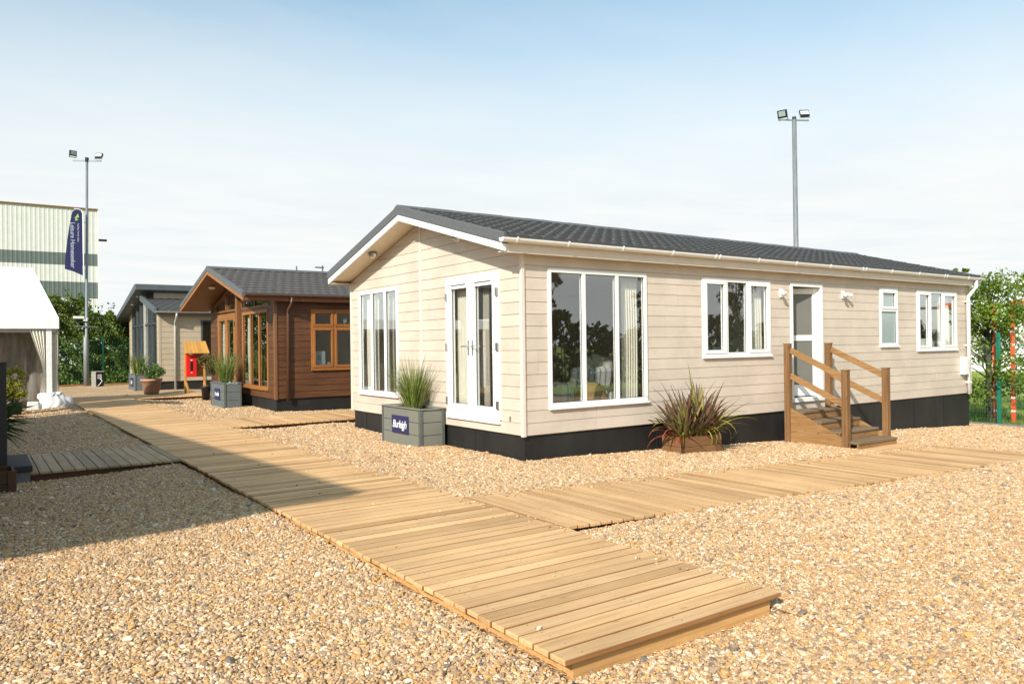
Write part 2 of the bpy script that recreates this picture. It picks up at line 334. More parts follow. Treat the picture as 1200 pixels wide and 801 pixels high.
def clad(pl, u0, u1, z0, z1, openings=(), pitch=.1565, zb=None, lim=None, groove=.0075, depth=.007, joints=()):
    """shiplap boards as real relief: board faces with recessed shadow grooves; lim(z)->(ua,ub) trims a gable"""
    mb = MB(); zb = z0 if zb is None else zb
    k0 = math.floor((z0 - zb) / pitch); k1 = math.ceil((z1 - zb) / pitch)
    lines = sorted(set([z0, z1] + [z for o in openings for z in (o[2], o[3])]))
    for k in range(k0, k1):
        a = zb + k * pitch; b = a + pitch
        for (za, zc, kind) in ((a, a + groove, 0), (a + groove, b, 1)):
            za = max(za, z0); zc = min(zc, z1)
            if zc - za < 1e-5: continue
            cuts = [za] + [l for l in lines if za + 1e-5 < l < zc - 1e-5] + [zc]
            for c0, c1 in zip(cuts[:-1], cuts[1:]):
                zm = (c0 + c1) / 2
                segs = [(u0, u1)]
                if lim:
                    la, lb = lim(zm); segs = [(max(u0, la), min(u1, lb))]
                for o in openings:
                    if o[2] - 1e-6 < zm < o[3] + 1e-6:
                        ns = []
                        for s0, s1 in segs:
                            if o[1] <= s0 or o[0] >= s1: ns.append((s0, s1)); continue
                            if o[0] > s0: ns.append((s0, o[0]))
                            if o[1] < s1: ns.append((o[1], s1))
                        segs = ns
                if kind == 1:
                    for j in joints:
                        if j[1] <= zm <= j[2]:
                            ns = []
                            for s0, s1 in segs:
                                if s0 < j[0] < s1: ns += [(s0, j[0] - .002), (j[0] + .002, s1)]
                                else: ns.append((s0, s1))
                            segs = ns
                for s0, s1 in segs:
                    if s1 - s0 < 1e-4: continue
                    e0 = e1 = (s0, s1)
                    if lim:
                        l0 = lim(c0); l1 = lim(c1)
                        e0 = (l0[0] if abs(s0 - lim(zm)[0]) < 1e-4 and lim(zm)[0] > u0 else s0, l0[1] if abs(s1 - lim(zm)[1]) < 1e-4 and lim(zm)[1] < u1 else s1)
                        e1 = (l1[0] if abs(s0 - lim(zm)[0]) < 1e-4 and lim(zm)[0] > u0 else s0, l1[1] if abs(s1 - lim(zm)[1]) < 1e-4 and lim(zm)[1] < u1 else s1)
                    if kind == 0:
                        mb.quad(pl.p(e0[0], c0, -depth), pl.p(e0[1], c0, -depth), pl.p(e1[1], c1, -depth), pl.p(e1[0], c1, -depth))
                    else:   # board, slightly leaning out at its foot
                        f = lambda z: .0035 * (1 - (z - a) / pitch)
                        n0, n1 = f(c0), f(c1); t = -.014
                        mb.hexa([pl.p(e0[0], c0, t), pl.p(e0[1], c0, t), pl.p(e0[1], c0, n0), pl.p(e0[0], c0, n0), pl.p(e1[0], c1, t), pl.p(e1[1], c1, t), pl.p(e1[1], c1, n1), pl.p(e1[0], c1, n1)])
    return mb

def window(pl, root, u0, u1, z0, z1, cols, fm='white', gm='glass', rows=None, fw=.055, proud=.018, sash=(), sill=True, handle=None, name='window', label=None):
    """cols: u positions of mullions; rows: transom heights; sash: indices of opening columns with thicker frames"""
    mb = MB(); d = -.05
    pl.box(mb, u0, u1, z0, z0 + fw, d, proud); pl.box(mb, u0, u1, z1 - fw, z1, d, proud)
    pl.box(mb, u0, u0 + fw, z0 + fw, z1 - fw, d, proud); pl.box(mb, u1 - fw, u1, z0 + fw, z1 - fw, d, proud)
    edges = [u0 + fw] + [c for c in cols] + [u1 - fw]; mw = fw * .55
    for c in cols: pl.box(mb, c - mw, c + mw, z0 + fw, z1 - fw, d, proud - .002)
    bays = []
    for i in range(len(edges) - 1):
        a = edges[i] + (mw if i > 0 else 0); b = edges[i + 1] - (mw if i < len(edges) - 2 else 0)
        zz = [z0 + fw] + list(rows or []) + [z1 - fw]
        for j in range(len(zz) - 1):
            za = zz[j] + (mw if j > 0 else 0); zb = zz[j + 1] - (mw if j < len(zz) - 2 else 0)
            if j > 0: pl.box(mb, a, b, zz[j] - mw, zz[j] + mw, d, proud - .002)
            bays.append((a, b, za, zb, i, j))
    gl = MB(); sms = []; sw = .042
    for a, b, za, zb, i, j in bays:
        if i in sash or (i, j) in sash:
            n0, n1 = d, proud + .012; sm = MB(); sms.append(sm)
            pl.box(sm, a - .012, b + .012, za - .012, za + sw, n0, n1); pl.box(sm, a - .012, b + .012, zb - sw, zb + .012, n0, n1)
            pl.box(sm, a - .012, a + sw, za + sw, zb - sw, n0, n1); pl.box(sm, b - sw, b + .012, za + sw, zb - sw, n0, n1)
            a, b, za, zb = a + sw, b - sw, za + sw, zb - sw
        gl.quad(pl.p(a - .004, za - .004, -.012), pl.p(b + .004, za - .004, -.012), pl.p(b + .004, zb + .004, -.012), pl.p(a - .004, zb + .004, -.012))
        # black glazing gasket
        for q in ((a, b, za, za + .006), (a, b, zb - .006, zb), (a, a + .006, za + .006, zb - .006), (b - .006, b, za + .006, zb - .006)): pl.box(GK[0], *q, -.010, -.004)
    w = mb.build(name, fm, root, bevel=.004)
    if label: w['label'] = label
    for sm in sms: sm.build('sash', fm, w, bevel=.004)
    gl.build('pane', gm, w, norm=False)
    GK[0].build('gasket', 'black_plastic', w); GK[0] = MB()
    if sill:
        s = MB(); pl.box(s, u0 - .01, u1 + .01, z0 - .03, z0 - .001, -.03, proud + .028); s.build('sill', fm, w, bevel=.004)
    if handle:
        h = MB(); u, z = handle; pl.box(h, u - .012, u + .012, z - .03, z + .03, proud + .0, proud + .022); pl.box(h, u - .009, u + .009, z, z + .12, proud + .022, proud + .036)
        h.build('handle', fm, w, bevel=.003)
    return w
GK = [MB()]

def tile_roof(x0, x1, ya, za, yb, zb_, row=.33, mod=.2, step=.032, wave=.036, ny=5, dx=.05, xdir=True):
    """pressed tile sheet: rises ya->yb (eave to ridge); stepped rows and a scalloped wave along the eave"""
    mb = MB(); Ls = math.hypot(yb - ya, zb_ - za); nr = max(1, round(Ls / row)); row = Ls / nr
    ty, tz = (yb - ya) / Ls, (zb_ - za) / Ls; nyv, nzv = -tz * (1 if yb > ya else 1), ty
    if nzv < 0: nyv, nzv = -nyv, -nzv
    nx = int((x1 - x0) / dx) + 1; xs = [x0 + (x1 - x0) * i / nx for i in range(nx + 1)]
    prof = []
    for r in range(nr):
        for t in (0.0, .02, .12, .4, .7, .99): prof.append((r, t))
    rows = []
    for r, t in prof:
        sdist = (r + t) * row; ring = []
        for x in xs:
            ph = (x / mod + (r % 2) * .5 + .03 * math.sin(x * 9.1 + r))
            w = abs(math.sin(math.pi * ph)) ** .6
            h = step * (1 - t) + wave * w * (1 - .35 * t)
            if t == 0.0: h = -.002
            ring.append((x, ya + ty * sdist + nyv * h, za + tz * sdist + nzv * h))
        rows.append(ring)
    k = 0
    for ring in rows: mb.v += ring
    n = nx + 1
    for i in range(len(rows) - 1):
        for j in range(nx): mb.f.append((i * n + j, i * n + j + 1, (i + 1) * n + j + 1, (i + 1) * n + j))
    return mb

def text_obj(name, body, size, mat, mw, parent, thick=.002, shear=0., spacing=1., sx=1.):
    cu = bpy.data.curves.new(name, 'FONT'); cu.body = body; cu.size = size; cu.align_x = 'CENTER'; cu.align_y = 'CENTER'
    cu.extrude = thick; cu.shear = shear; cu.space_character = spacing; cu.offset = size * .006
    o = bpy.data.objects.new(name + '_src', cu); col.objects.link(o)
    dg = bpy.context.evaluated_depsgraph_get(); dg.update(); me = bpy.data.meshes.new_from_object(o.evaluated_get(dg))
    bpy.data.objects.remove(o); me.transform(Matrix.Scale(sx, 4, (1, 0, 0)))
    off = parent_world(parent) if parent else Vector((0, 0, 0))
    me.transform(Matrix.Translation(-off) @ mw); me.materials.clear(); me.materials.append(M[mat])
    q = bpy.data.objects.new(name, me); col.objects.link(q); q.parent = parent; return q

# ------------------------------------------------------------------ foliage
def leaf_cloud(pts, size, mb, spread=.4, nr=None):
    """rhombic leaves, one island each"""
    for p in pts:
        d = Vector(rng.normal(size=3)); d.normalize(); u = d.cross(Vector(rng.normal(size=3))).normalized(); v = d.cross(u)
        s = size * (.6 + .8 * rng.random()); p = Vector(p)
        mb.add([p - u * s * .5, p - v * s * .28 + d * s * .06, p + u * s * .5, p + v * s * .28 + d * s * .06], [(0, 1, 2, 3)])
    return mb
def clump_points(centres, n, r, squash=.8):
    out = []
    w = np.array([c[3] ** 2.2 for c in centres]); w /= w.sum()
    idx = rng.choice(len(centres), n, p=w)
    for i in idx:
        c = centres[i]; d = rng.normal(size=3); d /= np.linalg.norm(d); rr = c[3] * (rng.random() ** .45)
        out.append((c[0] + d[0] * rr, c[1] + d[1] * rr, c[2] + d[2] * rr * squash))
    return out
def tree(loc, h, cr, label, cat='tree', group=None, leaf=.09, n=6000, mat='maple', trunk_r=.06, name='tree', base=.35, clumps=26):
    t = thing(name, loc, label, cat, group); x, y, z = loc
    tr = MB(); lean = (random.uniform(-.1, .1), random.uniform(-.1, .1))
    tr.tube([(x, y, z - .1), (x + lean[0] * .3, y + lean[1] * .3, z + h * .3), (x + lean[0], y + lean[1], z + h * .62), (x + lean[0], y, z + h * .93)], [trunk_r * 1.3, trunk_r, trunk_r * .6, trunk_r * .15], 10)
    cs = []
    for i in range(clumps):
        f = i / clumps; a = i * 2.4 + random.random(); hh = base * h + (h * (1 - base)) * (.08 + .86 * random.random())
        k = math.sin(math.pi * min(1, max(.08, (hh / h - base) / (1 - base) * .86 + .12))) ** .6
        rr = cr * k * random.uniform(.35, 1.0)
        c = (x + rr * math.cos(a), y + rr * math.sin(a), z + hh, cr * random.uniform(.2, .42))
        cs.append(c)
        tr.tube([(x + lean[0] * .5, y, z + hh * .72), ((x + c[0]) / 2, (y + c[1]) / 2, z + hh * .9), (c[0], c[1], c[2])], [trunk_r * .35, trunk_r * .2, trunk_r * .06], 6)
    tr.build('trunk', 'bark', t, smooth=True)
    mb = leaf_cloud(clump_points(cs, n, 0), leaf, MB()); mb.build('crown', mat, t, norm=False)
    return t
def strap(mb, base, az, length, lift, droop, w, seg=7, fold=.5, twist=0):
    """a tapered strap leaf arching outward"""
    bx, by, bz = base; dx, dy = math.cos(az), math.sin(az); k = len(mb.v); x = y = 0; ang = lift; L_ = length / seg
    px, pz = 0., 0.
    for i in range(seg + 1):
        t = i / seg; ww = w * (.55 + .9 * t if t < .35 else (1 - t) ** .75 * 1.35 + .02) * .5
        cx, cy, cz = bx + dx * px, by + dy * px, bz + pz
        tw = az + math.pi / 2 + twist * t
        sx, sy = math.cos(tw) * ww, math.sin(tw) * ww
        mb.v += [(cx - sx, cy - sy, cz), (cx, cy, cz - ww * fold), (cx + sx, cy + sy, cz)]
        px += math.cos(ang) * L_; pz += math.sin(ang) * L_; ang -= droop / seg * (1 + 1.2 * t)
    for i in range(seg):
        for j in range(2): mb.f.append((k + i * 3 + j, k + i * 3 + j + 1, k + i * 3 + j + 4, k + i * 3 + j + 3))
def grass_tuft(c, r, h, n, mb, w=.008, spread=.5):
    for i in range(n):
        a = random.uniform(0, 6.283); rr = r * math.sqrt(random.random()) * .6
        strap(mb, (c[0] + rr * math.cos(a), c[1] + rr * math.sin(a), c[2]), a + random.uniform(-.5, .5), h * random.uniform(.65, 1.08), R(random.uniform(90 - 42 * spread, 89)), random.uniform(.1, .9) * spread, w, 6)

# ------------------------------------------------------------------ terrain, gravel
def base_z(x):
    x = np.asarray(x, float); s = np.maximum(x, 0); return -.03 * np.minimum(s, 13) - .0025 * np.minimum(s, 13) * np.maximum(0, np.minimum(s, 13) - 9) * .3
def branch_top(x): return .1 - .033 * (np.asarray(x, float) + 2.0)
RECTS = [(-3.6, -2.05, -5.27, 17.8), (-2.03, 7.0, -3.35, -1.86), (-5.25, -3.62, 2.45, 4.3), (-2.03, 2.6, 6.2, 7.9), (-2.03, 1.5, 16.3, 17.8), (5.2, 6.5, -1.84, -1.22)]
def ground_z(x, y):
    x = np.asarray(x, float); y = np.asarray(y, float); z = base_z(x)
    def bump(d, h, w): return h * np.exp(-(np.maximum(d, 0) / w) ** 2)
    ins = lambda a, b, c, d: (x > a) & (x < b) & (y > c) & (y < d)
    # gravel banked against the walkways
    fd = np.clip((y + 5.6) / 1.2, 0, 1)
    z = z + np.where((x < -3.6) & (y < 18.5), fd * bump(-3.6 - x, .052, .5), 0)
    z = z + np.where((x > -2.05) & (y < 18.5), fd * bump(x + 2.05, .074, .5), 0) * np.where(y < -3.35, np.clip((-3.35 - y) / .5, .0, 1), 1)
    z = z + np.where((y > -1.86) & (x > -2.05), np.exp(-(np.maximum(y + 1.86, 0) / .45) ** 2) * np.clip(.1 - .033 * (x + 2) - base_z(x) - .008, 0, 1) * np.clip((x + 2.3) * 1.2, .3, 1), 0) * np.where(x < -1.3, np.clip((x + 1.9) * 1.6, 0, 1), 1)
    z = z - .012 * np.exp(-((np.minimum(y + 5.3, 0)) / .8) ** 2) * np.exp(-((x + 2.8) / 1.2) ** 4)
    z = z + .010 * np.sin(x * 2.3 + 1.1 * np.sin(y * 1.7)) * np.sin(y * 2.9 + .8 * np.sin(x * 1.3)) + .012 * np.sin(x * .9 + y * 1.2)
    z = z + np.where((y < -3.35) & (x > -2.05), .040 * np.exp(-((-3.35 - y) / .5) ** 2) * np.clip(1 - (x + 2) / 3, 0, 1), 0)
    inside = np.zeros_like(z, bool)
    for a, b, c, d in RECTS: inside |= ins(a, b, c, d)
    return np.where(inside, base_z(x) - .02, z)
CAM = (-5.7256, -7.9137, 1.5)
YAW, PITCH, ROLL, F = R(54.899), R(.2056), R(-.7072), 894.48
def grid(xs, ys, zf):
    X, Y = np.meshgrid(xs, ys, indexing='ij'); Z = zf(X, Y); n = len(ys); mb = MB()
    mb.v = [tuple(p) for p in np.stack([X, Y, Z], -1).reshape(-1, 3).tolist()]
    for i in range(len(xs) - 1):
        for j in range(n - 1): mb.f.append((i * n + j, (i + 1) * n + j, (i + 1) * n + j + 1, i * n + j + 1))
    return mb
xs = np.unique(np.round(np.concatenate([np.arange(-14, -6, .5), np.arange(-6, 8, .1), np.arange(8, 12.9, .35), [12.95]]), 3)); ys = np.unique(np.round(np.concatenate([np.arange(-14, -8, .5), np.arange(-8, 9, .1), np.arange(9, 29.2, .4)]), 3))
tag(grid(xs, ys, ground_z).build('gravel_yard', 'gravel_bed', norm=False, smooth=True), kind='structure')
ter = MB(); ter.add([(-900, -900, -.62), (900, -900, -.62), (900, 900, -.62), (-900, 900, -.62)], [(0, 1, 2, 3)])
tag(ter.build('ground', 'meadow', norm=False), kind='structure')
mead = grid(np.concatenate([np.arange(12.95, 30, .7), np.arange(30, 90, 6)]), np.arange(-60, 60, 2.0), lambda X, Y: -.44 + .06 * np.sin(X * .7) * np.sin(Y * .5) + np.clip((X - 13) * .004, 0, .2))
tag(mead.build('meadow', 'meadow', norm=False, smooth=True), kind='structure')
mead2 = grid(np.arange(-60, 14, 2.0), np.arange(29.1, 110, 3.0), lambda X, Y: -.05 + .0 * X)
tag(mead2.build('grass_verge', 'meadow', norm=False, smooth=True), kind='structure')
mead3 = grid(np.arange(-60, -13.9, 3.0), np.arange(-60, 29.2, 3.0), lambda X, Y: -.05 + .0 * X)
tag(mead3.build('grass_border', 'meadow', norm=False, smooth=True), kind='structure')
mead4 = grid(np.arange(-14, 13.0, 3.0), np.arange(-62, -13.9, 3.0), lambda X, Y: -.12 + .0 * X)
tag(mead4.build('grass_field', 'meadow', norm=False, smooth=True), kind='structure')

def pebbles():
    sp = .0136
    gx = np.arange(-11, 12.8, sp); gy = np.arange(-8.0, 24, sp); parts = []
    fx, fy = math.cos(YAW), math.sin(YAW)
    for i in range(0, len(gx), 200):
        X, Y = np.meshgrid(gx[i:i + 200], gy, indexing='ij'); X = X.ravel() + rng.uniform(-.5, .5, X.size) * sp * 1.5; Y = Y.ravel() + rng.uniform(-.5, .5, Y.size) * sp * 1.5
        dx, dy = X - CAM[0], Y - CAM[1]; dep = dx * fx + dy * fy; lat = dx * fy - dy * fx
        ok = (dep > 2.7) & (np.abs(lat) < dep * .70 + .5) & (rng.random(X.size) < np.clip(1.15 - (dep - 8) / 14, .0, 1))
        for a, b, c, d in RECTS: ok &= ~((X > a + .01) & (X < b - .01) & (Y > c + .01) & (Y < d - .01))
        for a, b, c, d in ((0.0, 12.1, 0.0, 5.4), (0, 8, 9.85, 15.8), (-.45, -.02, 1.96, 3.2), (-.7, -.28, 11.65, 13.0), (2.3, 3.08, -.6, -.2), (5.2, 6.5, -1.2, .0), (-.26, 9, 22.2, 30)):
            ok &= ~((X > a) & (X < b) & (Y > c) & (Y < d))
        parts.append(np.stack([X[ok], Y[ok]], 1))
    P = np.concatenate(parts); Z = ground_z(P[:, 0], P[:, 1]); n = len(P)
    dep = (P[:, 0] - CAM[0]) * fx + (P[:, 1] - CAM[1]) * fy
    s = .0077 * np.exp(rng.normal(0, .30, n)) * (1 + np.clip((dep - 8) / 14, 0, 1) * .35); Z = Z + rng.uniform(-.1, .65, n) * s + .001
    # a few stones kicked on to the walkways
    k = 420; ex = rng.uniform(-3.55, -2.1, k); ey = -5.2 + 20 * rng.random(k); near = rng.random(k) < .62
    ex = np.where(near, -2.06 - .16 * rng.random(k) ** 2, ex); 
    k2 = 500; bx = rng.uniform(-1.9, 6.9, k2); by = -1.88 - .22 * rng.random(k2) ** 2
    P = np.concatenate([P, np.stack([ex, ey], 1)[:150], np.stack([ex, ey], 1)[near], np.stack([bx, by], 1)])
    zz = np.concatenate([np.full(150, .106), np.full(near.sum(), .106), branch_top(bx) + .006]); Z = np.concatenate([Z, zz]); s = np.concatenate([s, rng.uniform(.006, .010, len(zz))])
    n = len(P); me = bpy.data.meshes.new('gravel'); me.vertices.add(n); co = np.stack([P[:, 0], P[:, 1], Z], 1).astype(np.float32); me.vertices.foreach_set('co', co.ravel())
    a = me.attributes.new('scl', 'FLOAT', 'POINT'); a.data.foreach_set('value', s.astype(np.float32))
    rot = np.stack([rng.uniform(-.7, .7, n), rng.uniform(-.7, .7, n), rng.uniform(0, 6.283, n)], 1).astype(np.float32)
    a = me.attributes.new('rot', 'FLOAT_VECTOR', 'POINT'); a.data.foreach_set('vector', rot.ravel())
    a = me.attributes.new('idx', 'INT', 'POINT'); a.data.foreach_set('value', rng.integers(0, 7, n).astype(np.int32))
    print('pebbles', n)
    o = bpy.data.objects.new('gravel', me); col.objects.link(o); me.materials.append(M['pebble'])
    ng = bpy.data.node_groups.new('scatter', 'GeometryNodeTree'); ng.interface.new_socket('Geometry', in_out='INPUT', socket_type='NodeSocketGeometry'); ng.interface.new_socket('Geometry', in_out='OUTPUT', socket_type='NodeSocketGeometry')
    gi = ng.nodes.new('NodeGroupInput'); go = ng.nodes.new('NodeGroupOutput'); jn = ng.nodes.new('GeometryNodeJoinGeometry')
    for q in range(7):
        ic = ng.nodes.new('GeometryNodeMeshIcoSphere'); ic.inputs['Radius'].default_value = 1; ic.inputs['Subdivisions'].default_value = 3
        nz = ng.nodes.new('ShaderNodeTexNoise'); nz.noise_dimensions = '4D'; nz.inputs['W'].default_value = q * 3.7; nz.inputs['Scale'].default_value = .9; nz.inputs['Detail'].default_value = 1.5
        sub = ng.nodes.new('ShaderNodeVectorMath'); sub.operation = 'SUBTRACT'; sub.inputs[1].default_value = (.5, .5, .5); ng.links.new(nz.outputs['Color'], sub.inputs[0])
        scv = ng.nodes.new('ShaderNodeVectorMath'); scv.operation = 'SCALE'; scv.inputs['Scale'].default_value = 1.5; ng.links.new(sub.outputs[0], scv.inputs[0])
        stp = ng.nodes.new('GeometryNodeSetPosition'); ng.links.new(ic.outputs[0], stp.inputs['Geometry']); ng.links.new(scv.outputs[0], stp.inputs['Offset'])
        tr = ng.nodes.new('GeometryNodeTransform'); tr.inputs['Scale'].default_value = (1.25 + .12 * (q % 3), .85 + .1 * (q % 2), .58 + .06 * (q % 4)); ng.links.new(stp.outputs[0], tr.inputs['Geometry'])
        ss = ng.nodes.new('GeometryNodeSetShadeSmooth'); ng.links.new(tr.outputs[0], ss.inputs[0])
        sm = ng.nodes.new('GeometryNodeSetMaterial'); sm.inputs['Material'].default_value = M['pebble']; ng.links.new(ss.outputs[0], sm.inputs[0])
        g2 = ng.nodes.new('GeometryNodeGeometryToInstance'); ng.links.new(sm.outputs[0], g2.inputs[0]); ng.links.new(g2.outputs[0], jn.inputs[0])
    ip = ng.nodes.new('GeometryNodeInstanceOnPoints'); ip.inputs['Pick Instance'].default_value = True
    for nm, ty, sk in (('idx', 'INT', 'Instance Index'), ('rot', 'FLOAT_VECTOR', 'Rotation'), ('scl', 'FLOAT', 'Scale')):
        na = ng.nodes.new('GeometryNodeInputNamedAttribute'); na.data_type = ty; na.inputs['Name'].default_value = nm
        outp = [x for x in na.outputs if x.enabled and x.name == 'Attribute'][0]; ng.links.new(outp, ip.inputs[sk])
    ng.links.new(gi.outputs[0], ip.inputs['Points']); ng.links.new(jn.outputs[0], ip.inputs['Instance']); ng.links.new(ip.outputs[0], go.inputs[0])
    md = o.modifiers.new('scatter', 'NODES'); md.node_group = ng
    tag(o, 'loose golden and grey pebbles of the gravel yard', 'gravel', kind='stuff')
pebbles()

# ------------------------------------------------------------------ walkways
def boards_across(x0, x1, y0, y1, top, pitch=.12, along='x', mat='deck_x', th=.028, name='boardwalk'):
    mb = MB(); gap = .0095
    n = int(round((y1 - y0) / pitch)) if along == 'x' else int(round((x1 - x0) / pitch))
    for i in range(n):
        j = random.uniform(-.006, .006); dz = random.uniform(-.0015, .0015); e = random.uniform(-.008, .008)
        if along == 'x':
            a = y0 + i * pitch; b = a + pitch - gap
            ta = tb = top(x0) if callable(top) else top
            mb.hexa([(x0 + j, a, ta - th), (x1 + e, a, ta - th), (x1 + e, b, ta - th), (x0 + j, b, ta - th), (x0 + j, a, ta + dz), (x1 + e, a, ta + dz), (x1 + e, b, ta + dz), (x0 + j, b, ta + dz)])
        else:
            a = x0 + i * pitch; b = a + pitch - gap; f = (lambda v: float(top(v))) if callable(top) else (lambda v: top)
            mb.hexa([(a, y0 + j, f(a) - th), (b, y0 + j, f(b) - th), (b, y1 + e, f(b) - th), (a, y1 + e, f(a) - th), (a, y0 + j, f(a) + dz), (b, y0 + j, f(b) + dz), (b, y1 + e, f(b) + dz), (a, y1 + e, f(a) + dz)])
    return mb
def joist_run(mb, pts):
    for a, b in pts: mb.bar(a, b, .045, .09)
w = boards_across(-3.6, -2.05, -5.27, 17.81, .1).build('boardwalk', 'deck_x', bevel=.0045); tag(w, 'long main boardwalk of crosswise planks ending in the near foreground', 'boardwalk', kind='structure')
sc_ = MB()
for i in range(int(23.08 / .12)):
    if i > 110: break
    for x in (-3.48, -2.825, -2.17):
        for dy in (.03, .085): sc_.lathe((x + random.uniform(-.006, .006), -5.27 + i * .12 + dy, .0985), [(.0036, 0), (.0036, .0032), (0, .0028)], 6)
tag(sc_.build('screw_head', 'galv', w, norm=False), kind='stuff')
jm = MB(); jm.box(-3.53, -2.10, -5.235, -5.19, -.05, .070); jm.box(-3.50, -3.455, -5.18, 17.7, -.06, .068); jm.box(-2.19, -2.145, -5.18, 17.7, -.06, .068); jm.box(-2.85, -2.80, -5.18, 17.7, -.06, .068)
jm.build('joist', 'fascia_wood', w, bevel=.003)
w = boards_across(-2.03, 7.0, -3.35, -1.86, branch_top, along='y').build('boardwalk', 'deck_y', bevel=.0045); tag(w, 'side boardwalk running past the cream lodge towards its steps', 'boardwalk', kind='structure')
jm = MB(); 
for y in (-3.28, -2.6, -1.95): jm.bar((-1.98, y, .022), (6.95, y, .022 - .033 * 8.93), .045, .09)
jm.build('joist', 'crate_dark', w)
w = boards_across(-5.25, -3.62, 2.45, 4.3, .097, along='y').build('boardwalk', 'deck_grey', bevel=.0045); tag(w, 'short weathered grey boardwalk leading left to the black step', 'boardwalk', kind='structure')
jm = MB(); jm.box(-5.22, -3.65, 2.5, 2.545, -.05, .065); jm.box(-5.22, -3.65, 4.2, 4.245, -.05, .065); jm.build('joist', 'crate_dark', w)
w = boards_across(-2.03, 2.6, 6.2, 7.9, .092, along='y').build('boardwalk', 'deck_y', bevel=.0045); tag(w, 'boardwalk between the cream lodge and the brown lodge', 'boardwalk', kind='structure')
jm = MB(); jm.box(-2.0, 2.55, 6.26, 6.305, -.05, .062); jm.box(-2.0, 2.55, 7.8, 7.845, -.05, .062); jm.build('joist', 'crate_dark', w)
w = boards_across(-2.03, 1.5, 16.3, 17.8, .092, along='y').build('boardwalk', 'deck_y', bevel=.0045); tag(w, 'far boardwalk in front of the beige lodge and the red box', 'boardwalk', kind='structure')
jm = MB(); jm.box(-2.0, 1.45, 16.36, 16.4, -.05, .062); jm.build('joist', 'crate_dark', w)
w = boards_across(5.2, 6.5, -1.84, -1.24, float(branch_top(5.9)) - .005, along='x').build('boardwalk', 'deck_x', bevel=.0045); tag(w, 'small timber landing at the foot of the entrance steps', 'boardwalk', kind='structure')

# ------------------------------------------------------------------ cream lodge
W, D = 12.1, 5.42; RY = D / 2
house = thing('cream_lodge', (0, 0, 0), 'cream clad single storey park lodge with charcoal tiled roof and white windows', 'lodge')
LP = Plane((0, 0, 0), (1, 0, 0), (0, -1, 0)); GP = Plane((0, 0, 0), (0, 1, 0), (-1, 0, 0))
def zb_line(y): return 2.665 + .268 * (min(y, D - y) + .14)      # underside of the verge boards
def lim_g(z):   # gable limits at height z
    t = (z - 2.665) / .268 - .14
    return (max(0, t), min(D, D - t)) if t > 0 else (0, D)
WL = {'w1': (.415, 2.22, .67, 2.50), 'w2': (3.41, 5.09, 1.28, 2.50), 'door': (5.64, 6.57, .485, 2.50), 'w3': (8.45, 9.10, 1.39, 2.505), 'w4': (9.83, 11.5, 1.29, 2.505)}
WG = {'gw': (3.50, 5.05, .67, 2.485), 'fd': (.505, 1.90, .475, 2.49)}
jl = [(9.55, .63, 1.1), (6.9, 1.1, 1.4), (2.6, 1.57, 1.9), (5.3, 1.26, 1.57), (3.1, .32, .64), (8.9, .32, .48), (11.65, 1.57, 2.2), (.25, 1.1, 1.4), (1.24, .32, .64), (3.44, .79, 1.27), (2.87, 2.05, 2.36), (7.7, .32, .8), (5.4, .32, .64), (10.6, .63, 1.1)]
clad(LP, .035, W - .03, .325, 2.68, list(WL.values()), joints=jl).build('wall', 'cream', house)
clad(GP, .035, D - .03, .325, 3.46, list(WG.values()), lim=lim_g).build('wall', 'cream', house)
BP = Plane((0, D, 0), (1, 0, 0), (0, 1, 0)); clad(BP, 0, W, .325, 2.70).build('wall', 'cream', house)
EP = Plane((W, 0, 0), (0, 1, 0), (1, 0, 0)); clad(EP, 0, D, .325, 3.46, lim=lim_g).build('wall', 'cream', house)
tm = MB(); tm.box(-.018, .036, -.018, .036, .315, 2.67); tm.build('corner_trim', 'cream_trim', house, bevel=.005)
tm = MB(); tm.box(-.018, .036, D - .036, D + .018, .315, 2.67); tm.build('corner_trim', 'cream_trim', house, bevel=.005)
tm = MB(); tm.box(W - .036, W + .018, -.018, .036, .315, 2.67); tm.build('corner_trim', 'cream_trim', house, bevel=.005)
tm = MB(); GP.box(tm, 2.685, 2.735, .33, 3.40, -.005, .012); tm.build('joint_strip', 'cream_trim', house, bevel=.004)
sk = MB(); sk.box(.035, W - .02, .03, D - .03, -.55, .325); sko = sk.build('skirt', 'black_skirt', house)
for i in range(1, 10): MB().box(i * 1.22 - .02, i * 1.22 + .02, .024, .0299, -.5, .32).build('joint_cover', 'black_skirt', sko)
for i in range(1, 5): MB().box(.028, .0349, i * 1.22 - .02, i * 1.22 + .02, -.2, .32).build('joint_cover', 'black_skirt', sko)
fl = MB(); fl.box(.02, W - .02, .02, D - .02, .40, .46); fl.build('floor', 'inside_floor', house)
cg = MB(); cg.box(.02, W - .02, .02, D - .02, 2.56, 2.60); cg.build('ceiling', 'inside_wall', house)
iw = MB()
for x in (5.28, 7.3, 9.3): iw.box(x - .05, x + .05, .05, D - .05, .46, 2.56)
iw.box(.06, W - .06, D - .12, D - .06, .46, 2.56); iw.build('partition', 'inside_wall', house)
window(LP, house, *WL['w1'], [1.03, 1.64], label=None)
window(LP, house, *WL['w2'], [3.98, 4.50], sash=(0, 2), handle=None)
window(LP, house, *WL['w3'], [], rows=[2.08], sash=((0, 1),), gm='frost', label='narrow white window with frosted panes')
window(LP, house, *WL['w4'], [10.38, 10.88], sash=(0, 2), fw=.055)
window(GP, house, *WG['gw'], [3.98, 4.51], fw=.06)
